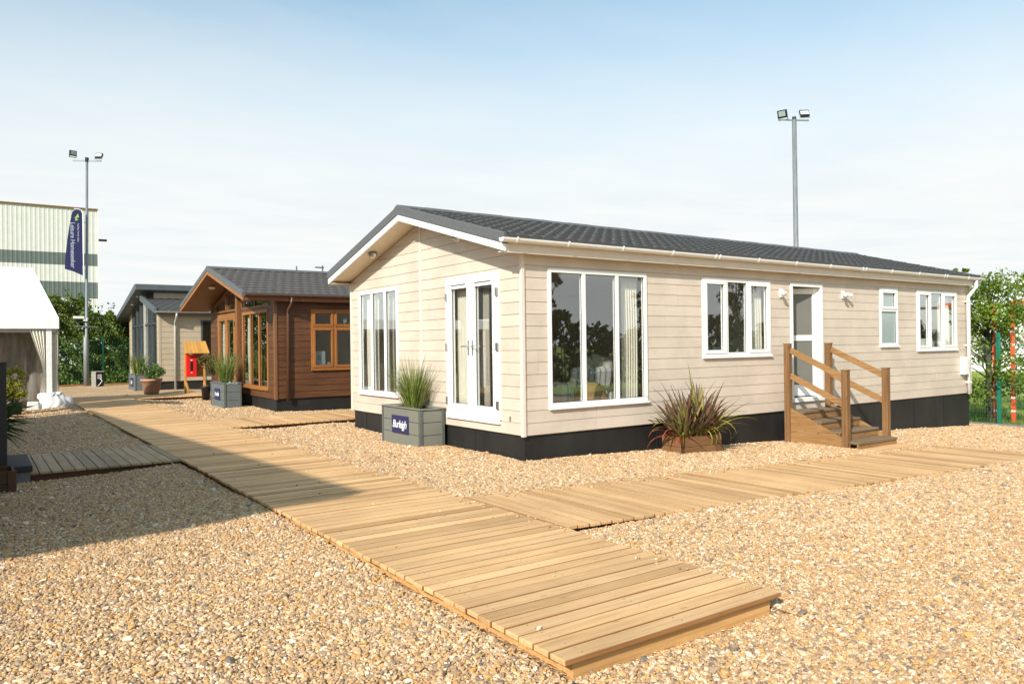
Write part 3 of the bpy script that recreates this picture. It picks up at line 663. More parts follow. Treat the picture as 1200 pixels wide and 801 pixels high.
# french doors
def french(pl, root, u0, u1, z0, z1, fm, gm, handle_mat='metal', name='french_door'):
    fr = MB(); f = .05
    pl.box(fr, u0, u0 + f, z0, z1, -.06, .022); pl.box(fr, u1 - f, u1, z0, z1, -.06, .022); pl.box(fr, u0 + f, u1 - f, z1 - f, z1, -.06, .022); pl.box(fr, u0, u1, z0 - .035, z0 + .03, -.06, .04)
    fo = fr.build('door_frame', fm, root, bevel=.004)
    mid = (u0 + u1) / 2
    for k, (a, b) in enumerate(((u0 + f + .004, mid - .003), (mid + .003, u1 - f - .004))):
        d = MB(); st = .095; za, zt = z0 + .034, z1 - f - .004; n0, n1 = -.05, .030
        pl.box(d, a, a + st, za, zt, n0, n1); pl.box(d, b - st, b, za, zt, n0, n1); pl.box(d, a + st, b - st, za, za + .15, n0, n1); pl.box(d, a + st, b - st, zt - .12, zt, n0, n1)
        do = d.build(name, fm, root, bevel=.005)
        g = MB(); g.quad(pl.p(a + st - .004, za + .146, -.01), pl.p(b - st + .004, za + .146, -.01), pl.p(b - st + .004, zt - .116, -.01), pl.p(a + st - .004, zt - .116, -.01)); g.build('pane', gm, do, norm=False)
        gk = MB()
        for q in ((a + st, b - st, za + .15, za + .157), (a + st, b - st, zt - .127, zt - .12), (a + st, a + st + .007, za + .157, zt - .127), (b - st - .007, b - st, za + .157, zt - .127)): pl.box(gk, *q, -.008, .0)
        pl.box(gk, a + st + .02, b - st - .02, zt - .075, zt - .06, .031, .036); gk.build('gasket', 'planter_trim', do)
        hu = b - .05 if k == 0 else a + .05; zz = z0 + .98; h = MB()
        pl.box(h, hu - .014, hu + .014, zz - .1, zz + .12, .031, .040); s = -1 if k == 0 else 1
        h.tube([pl.p(hu, zz + .03, .04), pl.p(hu, zz + .03, .075), pl.p(hu + s * .02, zz + .03, .08), pl.p(hu + s * .13, zz + .03, .08)], .009, 8); h.build('handle', handle_mat, do, bevel=.002)
        hg = u0 + .02 if k == 0 else u1 - .055
        for z in (z0 + .22, z0 + 1.0, z1 - .28):
            hh = MB(); pl.box(hh, hg - (.02 if k == 0 else .0), hg + .03, z - .055, z + .055, .030, .052); hh.build('hinge', handle_mat, do, bevel=.004)
french(GP, house, *WG['fd'], 'white', 'glass')
# entrance door standing ajar inwards
u0, u1, z0, z1 = WL['door']; fr = MB(); f = .06
LP.box(fr, u0, u0 + f, z0, z1, -.1, .02); LP.box(fr, u1 - f, u1, z0, z1, -.1, .02); LP.box(fr, u0 + f, u1 - f, z1 - f, z1, -.1, .02); LP.box(fr, u0, u1, z0 - .03, z0 + .04, -.1, .045)
fr.build('door_frame', 'white', house, bevel=.004)
hx = u1 - f - .005; ang = R(197); DP = Plane((hx, .045, 0), (math.cos(ang - math.pi * 2) , -math.sin(ang - math.pi * 2), 0), (-math.sin(ang), -math.cos(ang), 0))
DP = Plane((hx, .05, 0), (-math.cos(R(20)), math.sin(R(20)), 0), (-math.sin(R(20)), -math.cos(R(20)), 0))
d = MB(); wd = u1 - u0 - 2 * f - .01; st = .1; za, zt = z0 + .05, z1 - f - .01
DP.box(d, 0, st, za, zt, -.045, 0); DP.box(d, wd - st, wd, za, zt, -.045, 0); DP.box(d, st, wd - st, za, za + .2, -.045, 0); DP.box(d, st, wd - st, zt - .1, zt, -.045, 0); DP.box(d, st, wd - st, z0 + 1.02, z0 + 1.12, -.045, 0)
do = d.build('entrance_door', 'white', house, bevel=.005); g = MB(); DP.box(g, st, wd - st, za + .2, z0 + 1.02, -.03, -.02); DP.box(g, st, wd - st, z0 + 1.12, zt - .1, -.03, -.02); g.build('pane', 'door_frost', do)
h = MB(); DP.box(h, wd - .065, wd - .035, z0 + .9, z0 + 1.12, .001, .01); DP.box(h, wd - .17, wd - .04, z0 + 1.03, z0 + 1.05, .03, .045); DP.box(h, wd - .06, wd - .04, z0 + 1.03, z0 + 1.05, .01, .03); h.build('handle', 'metal', do)
# roof
RX0, RX1 = -.38, 12.2; YE = -.15
sl = .268
def zs(y): return 2.665 + .175 + sl * (min(y, D - y) + .14)
roof = MB().box(.05, W - .05, .05, D - .05, 2.601, 2.64).build('roof', 'soffit', house)
for ya, s in ((YE - .05, 1), (D - YE + .05, -1)):
    tile_roof(RX0 + .03, RX1 - .03, ya, zs(-.2), RY, zs(RY) + .0).build('tile_slope', 'tile', roof, smooth=False)
rc = MB()
n = 26
for i in range(n):
    xa = RX0 - .015 + (RX1 - RX0 + .03) * i / n; xb = RX0 - .015 + (RX1 - RX0 + .03) * (i + 1) / n + .02; zt = zs(RY) + .075; e = .004 * (i % 2)
    pts = [(RY - .15, zt - .065 + e), (RY - .05, zt - .012 + e), (RY, zt + e), (RY + .05, zt - .012 + e), (RY + .15, zt - .065 + e), (RY + .12, zt - .085), (RY - .12, zt - .085)]
    rc.prism([(xa, a, b) for a, b in pts], (xb - xa - .004, 0, 0))
rc.build('ridge_cap', 'verge', roof, bevel=.006)
for xe, s in ((RX0, 1), (RX1, -1)):
    vg = MB(); bw = MB(); so = MB(); th = .03 * s
    for side in (0, 1):
        Y = lambda y: y if side == 0 else D - y
        yl = -.17
        vg.prism([(xe - .012 * s, Y(yl), zb_line(yl) + .095), (xe - .012 * s, Y(RY), zb_line(RY) + .095), (xe - .012 * s, Y(RY), zb_line(RY) + .232), (xe - .012 * s, Y(yl), zb_line(yl) + .232)], (.07 * s, 0, 0))
        bw.prism([(xe, Y(yl + .0), zb_line(yl)), (xe, Y(RY), zb_line(RY)), (xe, Y(RY), zb_line(RY) + .093), (xe, Y(yl), zb_line(yl) + .093)], (th, 0, 0))
        if s == 1: so.prism([(xe + .03, Y(-.14), zb_line(-.14) + .012), (xe + .03, Y(RY), zb_line(RY) + .012), (xe + .03, Y(RY), zb_line(RY) + .022), (xe + .03, Y(-.14), zb_line(-.14) + .022)], (-xe - .03 + .03, 0, 0))
    vg.build('verge', 'verge', roof, bevel=.008); bw.build('bargeboard', 'white', roof, bevel=.004)
    if so.v: so.build('soffit', 'soffit', roof)
for side in (0, 1):
    Y = lambda y: y if side == 0 else D - y
    y0_, y1_ = sorted((Y(-.155), Y(-.13))); fa = MB().box(RX0 + .031, RX1 - .031, y0_, y1_, 2.645, 2.79)
    y0_, y1_ = sorted((Y(-.13), Y(.02))); fa.box(RX0 + .031, RX1 - .031, y0_, y1_, 2.66, 2.672); fa.build('fascia', 'cream_trim', roof, bevel=.003)
# gutter (half-round) with brackets
def gutter(root, x0, x1, y, z, r, mat, bx, cap='white', pipe=None, out=-1):
    g = MB(); k = 10; pts = []
    for i in range(k + 1):
        a = math.pi * i / k; pts.append((y + out * (-r * math.cos(a)), z - r * math.sin(a) * .95))
    inner = [(y + out * (-(r - .006) * math.cos(math.pi * i / k)), z - (r - .006) * math.sin(math.pi * i / k) * .95) for i in range(k, -1, -1)]
    g.prism([(x0, a, b) for a, b in pts + inner], (x1 - x0, 0, 0)); go = g.build('gutter', mat, root, smooth=False)
    c = MB(); c.prism([(x0 - .012, a, b) for a, b in pts], (.014, 0, 0)); c.build('end_cap', cap, go); c = MB(); c.prism([(x1 - .002, a, b) for a, b in pts], (.014, 0, 0)); c.build('end_cap', cap, go)
    for x, w_ in bx:
        b = MB(); p2 = [(y + out * (-(r + .006) * math.cos(math.pi * i / k)), z - (r + .006) * math.sin(math.pi * i / k)) for i in range(k + 1)]
        p3 = [(a, b_) for a, b_ in pts[::-1]]; b.prism([(x, a, b_) for a, b_ in p2 + p3], (w_, 0, 0)); b.box(x, x + w_, y - r - .006, y - r + .008, z - .01, z + .012); b.build('bracket', cap, go)
    return go
bx = [(x, .022) for x in (-.25, .57, 1.53, 2.51, 3.44, 4.47, 5.46, 6.44, 7.46, 8.45, 9.46, 10.48, 11.5)] + [(3.53, .022), (7.56, .022), (10.58, .022)]
go = gutter(house, RX0 - .06, RX1 + .03, -.212, 2.815, .056, 'gutter', bx)
dp = MB().tube([(11.95, -.212, 2.76), (11.95, -.205, 2.62), (11.93, -.16, 2.54), (11.90, -.075, 2.42), (11.90, -.06, 2.34), (11.90, -.06, .31)], .036, 14)
dpo = dp.build('downpipe', 'white', house, smooth=True)
for z in (2.30, 1.35, .55): MB().box(11.845, 11.955, -.10, -.005, z, z + .03).build('clip', 'white', dpo, bevel=.004)
# lamps
def bulkhead(pl, u, z, root, two=False):
    b = MB(); pl.box(b, u - .045, u + .045, z - .07, z + .07, .003, .035)
    o = b.build('wall_lamp', 'white', root, bevel=.012); g = MB()
    for s in ((-1, 1) if two else (-1,)):
        g.tube([pl.p(u + s * .02, z, .035), pl.p(u + s * .05, z + .0, .09), pl.p(u + s * .09, z - .015, .14)], [.02, .028, .04], 12)
    g.build('lamp_head', 'white', o, smooth=True)
bulkhead(LP, 5.38, 2.31, house); bulkhead(LP, 7.2, 2.33, house, True)
for y in (1.25, 4.02):
    zz = zb_line(y) - .02; b = MB().lathe((-.20, y, zz - .045), [(0, 0), (.045, .0), (.075, .015), (.08, .06)], 20).build('soffit_lamp', 'metal', house, smooth=True)
    MB().lathe((-.20, y, zz - .075), [(0, 0), (.03, .006), (.04, .028)], 16).build('bulb_glass', 'lens', b, smooth=True)
# meter box, air vents, roof vents
m = MB(); LP.box(m, 11.62, 11.80, .74, 1.12, .004, .11); mo = m.build('meter_box', 'white', house, bevel=.008); m = MB(); LP.box(m, 11.80, 11.835, .80, .90, .02, .10); LP.box(m, 11.80, 11.835, .95, 1.06, .02, .10); m.build('socket_cover', 'planter_trim', mo, bevel=.004)
m = MB(); GP.box(m, .27, .30, .50, .56, .004, .012); m.build('outlet', 'galv', house)
for x in (7.85, 8.68): MB().lathe((x, 1.95, zs(1.95)), [(.06, 0), (.055, .05), (.0, .06)], 12).build('roof_vent', 'black_plastic', roof, smooth=True)
MB().box(8.2, 8.24, 2.9, 2.94, zs(2.5), zs(2.5) + .16).box(8.1, 8.3, 2.9, 2.93, zs(2.5) + .10, zs(2.5) + .13).build('flue', 'galv', roof); MB().box(8.42, 8.46, 2.9, 2.94, zs(2.5), zs(2.5) + .13).build('flue', 'galv', roof)

# ---------------- things inside the cream lodge
def curtain(pl, u0, u1, z0, z1, n, label, mat='curtain', folds=7, gather=0.0):
    mb = MB(); K = folds * 8; Z = 8
    for j in range(Z + 1):
        z = z0 + (z1 - z0) * j / Z
        for i in range(K + 1):
            t = i / K; u = u0 + (u1 - u0) * t; mb.v.append(pl.p(u, z, n + .025 * math.sin(t * folds * 6.283) * (1 - .3 * math.sin(z * 3))))
    for j in range(Z):
        for i in range(K): a = j * (K + 1) + i; mb.f.append((a, a + 1, a + K + 2, a + K + 1))
    o = mb.build('curtain', mat, norm=False, smooth=True); s = o.modifiers.new('thick', 'SOLIDIFY'); s.thickness = .004
    return tag(o, label, 'curtain', 'curtains at the windows')
curtain(LP, 1.83, 2.16, .50, 2.47, -.13, 'cream curtain at the right of the large window by the lodge corner')
curtain(LP, 4.60, 5.04, .5, 2.47, -.13, 'cream curtain at the right of the three pane window above the flax crate')
curtain(LP, 10.95, 11.44, .5, 2.47, -.13, 'pale curtain at the right of the window nearest the downpipe')
curtain(LP, 9.9, 10.1, .5, 2.47, -.13, 'thin pale curtain at the left of the window nearest the downpipe')
curtain(GP, 4.50, 5.0, .5, 2.47, -.13, 'cream curtain at the left of the gable window')
curtain(GP, 3.95, 4.2, .5, 2.47, -.16, 'taupe curtain in the middle of the gable window', 'curtain_dark', 4)
curtain(GP, 1.38, 1.86, .5, 2.44, -.15, 'cream curtain behind the left leaf of the french doors')
curtain(GP, .98, 1.14, .5, 2.44, -.15, 'narrow curtain behind the right leaf of the french doors', 'curtain_dark', 3)
def armchair(loc, rz, label):
    t = thing('armchair', loc, label, 'armchair', 'armchairs behind the large window'); x, y, z = loc
    MB().box(x - .36, x + .36, y - .35, y + .36, z + .14, z + .44).build('seat', 'stripe', t, bevel=.05)
    b = MB(); b.hexa([(x - .36, y + .26, z + .35), (x + .36, y + .26, z + .35), (x + .36, y + .42, z + .35), (x - .36, y + .42, z + .35), (x - .38, y + .34, z + .70), (x + .38, y + .34, z + .70), (x + .38, y + .47, z + .68), (x - .38, y + .47, z + .68)]); b.build('backrest', 'stripe', t, bevel=.06)
    for s in (-1, 1):
        MB().box(x + s * .42 - .08, x + s * .42 + .08, y - .36, y + .34, z + .14, z + .46).build('armrest', 'stripe', t, bevel=.055)
        for q in (-.28, .3): MB().box(x + s * .36 - .025, x + s * .36 + .025, y + q - .025, y + q + .025, z, z + .16).build('leg', 'dark_wood', t)
    t.rotation_euler = (0, 0, rz); return t
# positions found from sight lines through the panes
a1 = armchair((1.95, 1.25, .46), R(176), 'grey striped armchair with cream cushions seen through the large window')
a2 = armchair((1.25, 2.45, .46), R(-80), 'grey striped armchair with its arm showing in the left pane of the large window')
def cushion(c, s, rx, rz, label):
    mb = MB(); n = 8
    for i in range(n + 1):
        for j in range(n + 1):
            u, v = i / n * 2 - 1, j / n * 2 - 1; b = (1 - u ** 4) * (1 - v ** 4); mb.v.append((u * s * (1 - .06 * (1 - v * v)), .09 * b, v * s * (1 - .06 * (1 - u * u))))
    for i in range(n + 1):
        for j in range(n + 1):
            u, v = i / n * 2 - 1, j / n * 2 - 1; b = (1 - u ** 4) * (1 - v ** 4); mb.v.append((u * s * (1 - .06 * (1 - v * v)), -.09 * b, v * s * (1 - .06 * (1 - u * u))))
    for k in (0, (n + 1) ** 2):
        for i in range(n):
            for j in range(n): a = k + i * (n + 1) + j; mb.f.append((a, a + 1, a + n + 2, a + n + 1))
    o = mb.build('cushion', 'cushion', smooth=True); o.location = c; o.rotation_euler = (rx, R(12), rz); return tag(o, label, 'cushion', 'cushions on the armchairs')
cushion((1.98, 1.02, 1.14), .21, R(-18), R(35), 'cream cushion leaning on the armchair behind the middle pane')
cushion((2.28, 1.02, 1.14), .20, R(-22), R(-15), 'cream cushion beside the glazing bar right of the middle pane')
tag(MB().lathe((1.58, .5, .46), [(0, 0), (.16, .0), (.24, .12), (.25, .26), (.18, .42), (.10, .47), (.0, .48)], 24).build('rattan_basket', 'rattan', smooth=True), 'round woven rattan basket behind the middle pane of the large window', 'basket')
t = thing('dining_table', (4.1, 1.3, .46), 'pale round table seen inside the three pane window above the flax crate', 'table')
MB().lathe((4.1, 1.3, 1.16), [(0, 0), (.5, 0), (.52, .02), (.5, .04), (0, .04)], 24).build('tabletop', 'cushion', t); MB().tube([(4.1, 1.3, .46), (4.1, 1.3, 1.16)], [.2, .05], 12).build('leg', 'cushion', t)
t = thing('dining_chair', (4.45, .75, .46), 'cream dining chair standing close behind the three pane window', 'chair')
MB().box(4.25, 4.65, .55, .95, .88, .93).build('seat', 'cushion', t, bevel=.02); MB().box(4.25, 4.65, .5, .55, .93, 1.42).build('backrest', 'cushion', t, bevel=.03)
for a in (4.27, 4.61):
    for b in (.55, .92): MB().box(a, a + .03, b - .02, b + .01, .46, .88).build('leg', 'cushion', t)
t = thing('storage_box', (10.15, .35, 1.32), 'small white box on the sill inside the window nearest the downpipe', 'box', 'white boxes on the bedroom sill'); MB().box(10.02, 10.24, .16, .30, 1.35, 1.50).build('box', 'white', t, bevel=.008)
t = thing('storage_box', (10.6, .35, 1.32), 'larger white box in the middle pane of the window nearest the downpipe', 'box', 'white boxes on the bedroom sill'); MB().box(10.45, 10.80, .16, .32, 1.35, 1.52).build('box', 'white', t, bevel=.008)
MB().box(9.85, 11.48, .03, .34, 1.30, 1.348).build('inner_sill', 'white', house)

# ------------------------------------------------------------------ entrance steps
st = thing('entrance_steps', (5.85, -.7, -.17), 'timber steps with handrails up to the white entrance door', 'steps')
for x, y, zt in ((5.27, -.2, 1.45), (6.43, -.2, 1.45), (5.27, -1.22, 1.035), (6.43, -1.22, 1.035)):
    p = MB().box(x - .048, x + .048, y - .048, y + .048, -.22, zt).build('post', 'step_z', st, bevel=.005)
    MB().box(x - .056, x + .056, y - .056, y + .056, zt + .001, zt + .018).build('post_cap', 'step_x', p, bevel=.003)
for x in (5.27, 6.43):
    s = 1 if x < 5.5 else -1
    for zo in (-.10, -.52):
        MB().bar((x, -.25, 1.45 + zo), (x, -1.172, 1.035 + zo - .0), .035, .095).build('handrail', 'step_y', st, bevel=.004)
    MB().prism([(x - .016, -.248, .40), (x - .016, -1.172, -.02), (x - .016, -1.172, -.2), (x - .016, -.248, -.2)], (.032, 0, 0)).build('stringer', 'step_y', st, bevel=.003)
for k, (z, y) in enumerate(((.355, -.15), (.215, -.47), (.075, -.79), (-.06, -1.1))):
    MB().box(5.295, 6.405, y - .32, y, z - .035, z).build('tread', 'tread', st, bevel=.004)
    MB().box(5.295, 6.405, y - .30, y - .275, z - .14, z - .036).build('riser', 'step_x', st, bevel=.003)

# ------------------------------------------------------------------ planters
def planter(x0, x1, y0, y1, h, mat, label, text, tsize, name='planter', pw=.30, ph=.24, pz=.33, sx=1.):
    t = thing(name, ((x0 + x1) / 2, (y0 + y1) / 2, 0), label, 'planter', 'grey box planters at the lodges'); nb = 3; bh = h / nb
    mb = MB()
    for k in range(nb):
        a, b = k * bh - .03 * (k == 0), (k + 1) * bh - .008
        mb.box(x0 + .012, x0 + .035, y0 + .03, y1 - .03, a, b); mb.box(x1 - .035, x1 - .012, y0 + .03, y1 - .03, a, b)
        mb.box(x0 + .03, x1 - .03, y0 + .012, y0 + .035, a, b); mb.box(x0 + .03, x1 - .03, y1 - .035, y1 - .012, a, b)
    mb.build('board', mat, t, bevel=.003)
    for a in (x0, x1):
        for b in (y0, y1): mb = MB(); sx_ = 1 if a == x0 else -1; sy_ = 1 if b == y0 else -1; mb.box(min(a, a + sx_ * .05), max(a, a + sx_ * .05), min(b, b + sy_ * .05), max(b, b + sy_ * .05), -.03, h); mb.build('corner_post', 'planter_trim', t, bevel=.003)
    mb = MB(); o = .012; mb.box(x0 - o, x0 + .06, y0 - o, y1 + o, h + .001, h + .018); mb.box(x1 - .06, x1 + o, y0 - o, y1 + o, h + .001, h + .018); mb.box(x0 + .06, x1 - .06, y0 - o, y0 + .06, h + .001, h + .018); mb.box(x0 + .06, x1 - .06, y1 - .06, y1 + o, h + .001, h + .018)
    mb.build('rim', mat, t, bevel=.003)
    MB().box(x0 + .036, x1 - .036, y0 + .036, y1 - .036, h - .12, h - .05).build('soil', 'soil', t)
    yc = (y0 + y1) / 2; pl = MB(); pl.box(x0 - .008, x0 + .010, yc - pw, yc + pw, pz - ph / 2, pz + ph / 2); po = pl.build('name_plate', 'navy', t, bevel=.006)
    if text:
        mw = Matrix.Translation((x0 - .0115, yc, pz)) @ Matrix(((0, 0, -1, 0), (-1, 0, 0, 0), (0, 1, 0, 0), (0, 0, 0, 1)))
        text_obj('lettering', text, tsize, 'paint_white', mw, po, .001, .28, .86, sx)
    return t
planter(-.45, -.03, 1.95, 3.22, .56, 'planter', 'grey boarded planter with navy name plate against the cream gable', 'Burleigh', .165, pw=.27, ph=.27, pz=.31)
planter(-.70, -.28, 11.65, 13.0, .62, 'planter_blue', 'slate grey boarded planter with navy plate before the brown lodge', 'Hamble', .15, pw=.25, ph=.29, pz=.34)
planter(-1.05, -.6, 22.35, 23.7, .58, 'planter_blue', 'small grey planter beside the terracotta pot at the beige lodge', 'Dart', .2, pw=.3, ph=.33, pz=.3)
def tuft(c, r, h, n, label, w=.008, spread=.5):
    mb = MB(); grass_tuft(c, r, h, n, mb, w, spread); o = mb.build('ornamental_grass', 'ornamental', norm=False); return tag(o, label, 'grass plant', 'tufts of grass in the planters')
tuft((-.24, 2.52, .48), .2, .95, 520, 'tall wispy green grass plant in the planter against the cream gable', .0075, .8)
tuft((-.49, 12.3, .55), .2, 1.0, 260, 'dark green tufted grass plant in the planter before the brown lodge', .012, .6)
tuft((-.82, 23.0, .5), .25, .95, 200, 'grass plant in the small planter at the beige lodge', .018, .55)
mb = MB()
for i in range(60):
    x = random.uniform(-.66, -.33); y = random.uniform(11.7, 12.95); mb.box(x - .02, x + .02, y - .02, y + .02, .57, .60 + .035 * random.random())
tag(mb.build('white_pebbles', 'white', bevel=.008), 'white pebbles on the soil of the planter before the brown lodge', 'pebbles', kind='stuff')

# flax crate
t = thing('wooden_crate', (2.69, -.4, -.07), 'low brown wooden crate holding the bronze flax by the cream wall', 'crate')
x0, x1, y0, y1 = 2.30, 3.08, -.62, -.2; za, zb_ = -.10, .19
for k in range(2):
    a = za + k * .145; b = a + .139
    MB().box(x0, x1, y0, y0 + .022, a, b).build('side_board', 'crate', t, bevel=.003); MB().box(x0, x1, y1 - .022, y1, a, b).build('side_board', 'crate', t, bevel=.003)
    MB().box(x0, x0 + .022, y0 + .023, y1 - .023, a, b).build('end_board', 'crate', t, bevel=.003); MB().box(x1 - .022, x1, y0 + .023, y1 - .023, a, b).build('end_board', 'crate', t, bevel=.003)
for a, b in ((x0 + .023, y0 + .023), (x1 - .068, y0 + .023), (x0 + .023, y1 - .068), (x1 - .068, y1 - .068)): MB().box(a, a + .045, b, b + .045, za, zb_ - .02).build('corner_block', 'crate', t)
MB().box(x0 + .024, x1 - .024, y0 + .024, y1 - .024, .0, .10).build('soil', 'soil', t)
fx_ = thing('flax_plant', (2.69, -.42, .1), 'bronze flax with long sword leaves, some red and yellow, in the low crate', 'plant')
mb = MB(); random.seed(21)
for i in range(190):
    c = random.choice(((2.50, -.45), (2.62, -.38), (2.78, -.45), (2.92, -.38))); a = random.uniform(0, 6.283)
    strap(mb, (c[0] + random.uniform(-.09, .09), c[1] + random.uniform(-.08, .08), .08), a, random.uniform(.5, 1.0), R(random.uniform(36, 87)), random.uniform(.05, .75), random.uniform(.045, .07), 8)
mb.build('leaf_clump', 'phormium', fx_, norm=False)
mb = MB()
for i in range(9): strap(mb, (2.36 + random.uniform(0, .15), -.45 + random.uniform(-.08, .1), .12), R(random.uniform(150, 215)), random.uniform(.42, .68), R(random.uniform(25, 60)), random.uniform(.9, 1.7), .042, 8)
mb.build('leaf_clump', 'phormium_red', fx_, norm=False).__setitem__('label', 'red drooping leaves')
mb = MB()
for (bx_, az, ln, lf, dr, ww) in ((2.72, 285, .62, 75, 2.6, .034), (2.78, 265, .60, 72, 2.8, .03), (2.66, 262, .66, 68, 2.8, .028), (2.45, 215, .55, 70, 2.9, .04), (2.78, 300, .78, 86, .5, .04), (2.85, 10, .7, 80, 1.6, .045), (2.70, 80, 1.12, 84, .12, .042), (2.55, 190, .8, 80, .9, .05), (2.9, 330, .6, 66, 2.3, .035), (2.85, 350, .95, 52, .9, .05), (2.5, 178, .85, 62, .9, .045), (2.8, 40, .9, 74, .5, .05), (2.9, 345, 1.0, 40, .8, .055), (2.95, 15, .95, 48, .8, .05), (2.4, 195, .95, 45, .8, .05), (2.7, 290, .8, 70, 1.8, .055)):
    strap(mb, (bx_, -.5, .12), R(az), ln, R(lf), dr, ww, 10)
mb.build('leaf_clump', 'phormium_yellow', fx_, norm=False).__setitem__('label', 'yellow green striped leaves')

# ------------------------------------------------------------------ brown lodge
BX, BY, BW, BD = -.01, 9.84, 9.0, 5.9
bl = thing('brown_lodge', (0, BY, 0), 'dark brown timber lodge with golden oak windows and deep gable porch', 'lodge')
P1 = Plane((BX, BY, 0), (1, 0, 0), (0, -1, 0)); P2 = Plane((BX, BY, 0), (0, 1, 0), (-1, 0, 0)); RYb = BY + BD / 2
def zbb(v): return 2.60 + .262 * (min(v, BD - v) + .15)      # v from near wall; underside of barge
def limb(z):
    t = (z - 2.60) / .262 - .15; return (max(0, t), min(BD, BD - t)) if t > 0 else (0, BD)
ow = (.87, 2.02, .965, 2.41)
clad(P1, .03, BW, .29, 2.63, [ow], pitch=.15, groove=.012).build('wall', 'brown', bl)
gops = [(.49, 2.62, .50, 2.42), (.40, 2.70, 2.50, 2.74), (3.25, 5.05, .22, 2.44), (3.15, 5.2, 2.52, 2.95)]
clad(P2, .03, BD, .29, 3.45, gops, pitch=.15, groove=.012, lim=limb).build('wall', 'brown', bl)
MB().box(BX + BW - .05, BX + BW, BY, BY + BD, .29, 3.0).box(BX, BX + BW, BY + BD - .05, BY + BD, .29, 2.7).build('wall', 'brown', bl)
MB().box(BX + .04, BX + BW, BY + .04, BY + BD - .04, -.3, .289).build('skirt', 'black_skirt', bl)
MB().box(BX + .1, BX + BW - .1, BY + .1, BY + BD - .1, .30, .36).box(BX + .1, BX + BW - .1, BY + .1, BY + BD - .1, 2.62, 2.66).build('floor', 'inside_floor', bl)
MB().box(3.2, 3.3, BY + .1, BY + BD - .1, .36, 2.6).build('partition', 'inside_wall', bl)
MB().box(BX - .02, BX + .05, BY - .02, BY + .05, .28, 2.62).build('corner_trim', 'oak_dark', bl, bevel=.004)
window(P1, bl, *ow, [1.445], 'oak', 'glass_dark', rows=[1.98], sash=(0, 1), fw=.06)
window(P2, bl, .49, 2.62, .50, 2.42, [1.2, 1.9], 'oak', 'glass', fw=.07)
window(P2, bl, .40, 2.70, 2.50, 2.74, [1.55], 'oak_dark', 'glass_dark', fw=.04, sill=False)
french(P2, bl, 3.25, 5.05, .22, 2.44, 'oak', 'glass')
m = MB(); P2.box(m, 2.82, 2.98, .0, 3.3, .0, .09); m.build('porch_post', 'oak_dark', bl, bevel=.005)
tri = [(3.1, 2.52), (5.3, 2.52), (5.3, 2.70), (3.1, 3.24)]
m = MB(); m.add([P2.p(u, z, -.02) for u, z in tri], [(0, 1, 2, 3)]); tg = m.build('gable_window', 'glass_dark', bl, norm=False)
m = MB()
for (a, b) in ((tri[0], tri[1]), (tri[2], tri[3]), (tri[0], tri[3]), ((4.1, 2.52), (4.1, 3.0))): m.bar(P2.p(*a, .01), P2.p(*b, .01), .05, .07, up=(1, 0, 0))
m.build('frame', 'oak_dark', tg)
brf = MB().box(BX + .05, BX + BW, BY + .05, BY + BD - .05, 2.665, 2.70).build('roof', 'lodge_soffit', bl)
XO = BX - .80; zt0 = lambda v: zbb(v) + .15
for va, s in ((-.25, 1), (BD + .25, -1)):
    ya = BY + va; tile_roof(XO + .03, BX + BW + .2, ya, zbb(-.25 if s == 1 else BD + .25) + .15, RYb, zbb(BD / 2) + .15, mod=.22, wave=.024, step=.032, dx=.055).build('tile_slope', 'tile_brown', brf)
rc = MB()
for i in range(20):
    xa = XO - .01 + (BX + BW + .2 - XO) * i / 20; xb = xa + (BX + BW + .2 - XO) / 20; zt = zbb(BD / 2) + .225
    rc.prism([(xa, RYb + a, zt + b) for a, b in ((-.15, -.07), (-.05, -.012), (0, 0), (.05, -.012), (.15, -.07), (.12, -.085), (-.12, -.085))], (xb - xa - .004, 0, 0))
rc.build('ridge_cap', 'verge', brf, bevel=.005)
vg = MB(); bw = MB(); so = MB()
for side in (0, 1):
    Yv = lambda v: BY + (v if side == 0 else BD - v)
    vl = -.25; c = BD / 2
    vg.prism([(XO - .012, Yv(vl), zbb(vl) + .085), (XO - .012, Yv(c), zbb(c) + .085), (XO - .012, Yv(c), zbb(c) + .205), (XO - .012, Yv(vl), zbb(vl) + .205)], (.08, 0, 0))
    bw.prism([(XO, Yv(vl), zbb(vl)), (XO, Yv(c), zbb(c)), (XO, Yv(c), zbb(c) + .083), (XO, Yv(vl), zbb(vl) + .083)], (.03, 0, 0))
    so.prism([(XO + .03, Yv(vl), zbb(vl) + .01), (XO + .03, Yv(c), zbb(c) + .01), (XO + .03, Yv(c), zbb(c) + .03), (XO + .03, Yv(vl), zbb(vl) + .03)], (.78, 0, 0))
vg.build('verge', 'verge', brf, bevel=.006); bw.build('bargeboard', 'oak', brf, bevel=.003); so.build('soffit', 'lodge_soffit', brf)
MB().box(XO + .03, BX + BW + .2, BY - .235, BY - .21, 2.575, 2.68).box(XO + .03, BX + BW + .2, BY - .21, BY - .0, 2.60, 2.612).build('fascia', 'oak_dark', brf)
gutter(bl, XO + .05, BX + BW + .2, BY - .29, 2.715, .052, 'brown_gutter', [(x, .022) for x in np.arange(-.5, 8, 1.0)], cap='brown_gutter')
MB().tube([(.30, BY - .29, 2.66), (.30, BY - .28, 2.52), (.28, BY - .08, 2.36), (.28, BY - .06, 2.25), (.27, BY - .06, .25)], .035, 12).build('downpipe', 'brown_gutter', bl, smooth=True)
MB().lathe((-.45, BY + 3.9, zbb(3.9) - .06), [(0, 0), (.06, 0), (.085, .02), (.09, .07)], 16).build('soffit_lamp', 'lens', bl, smooth=True)
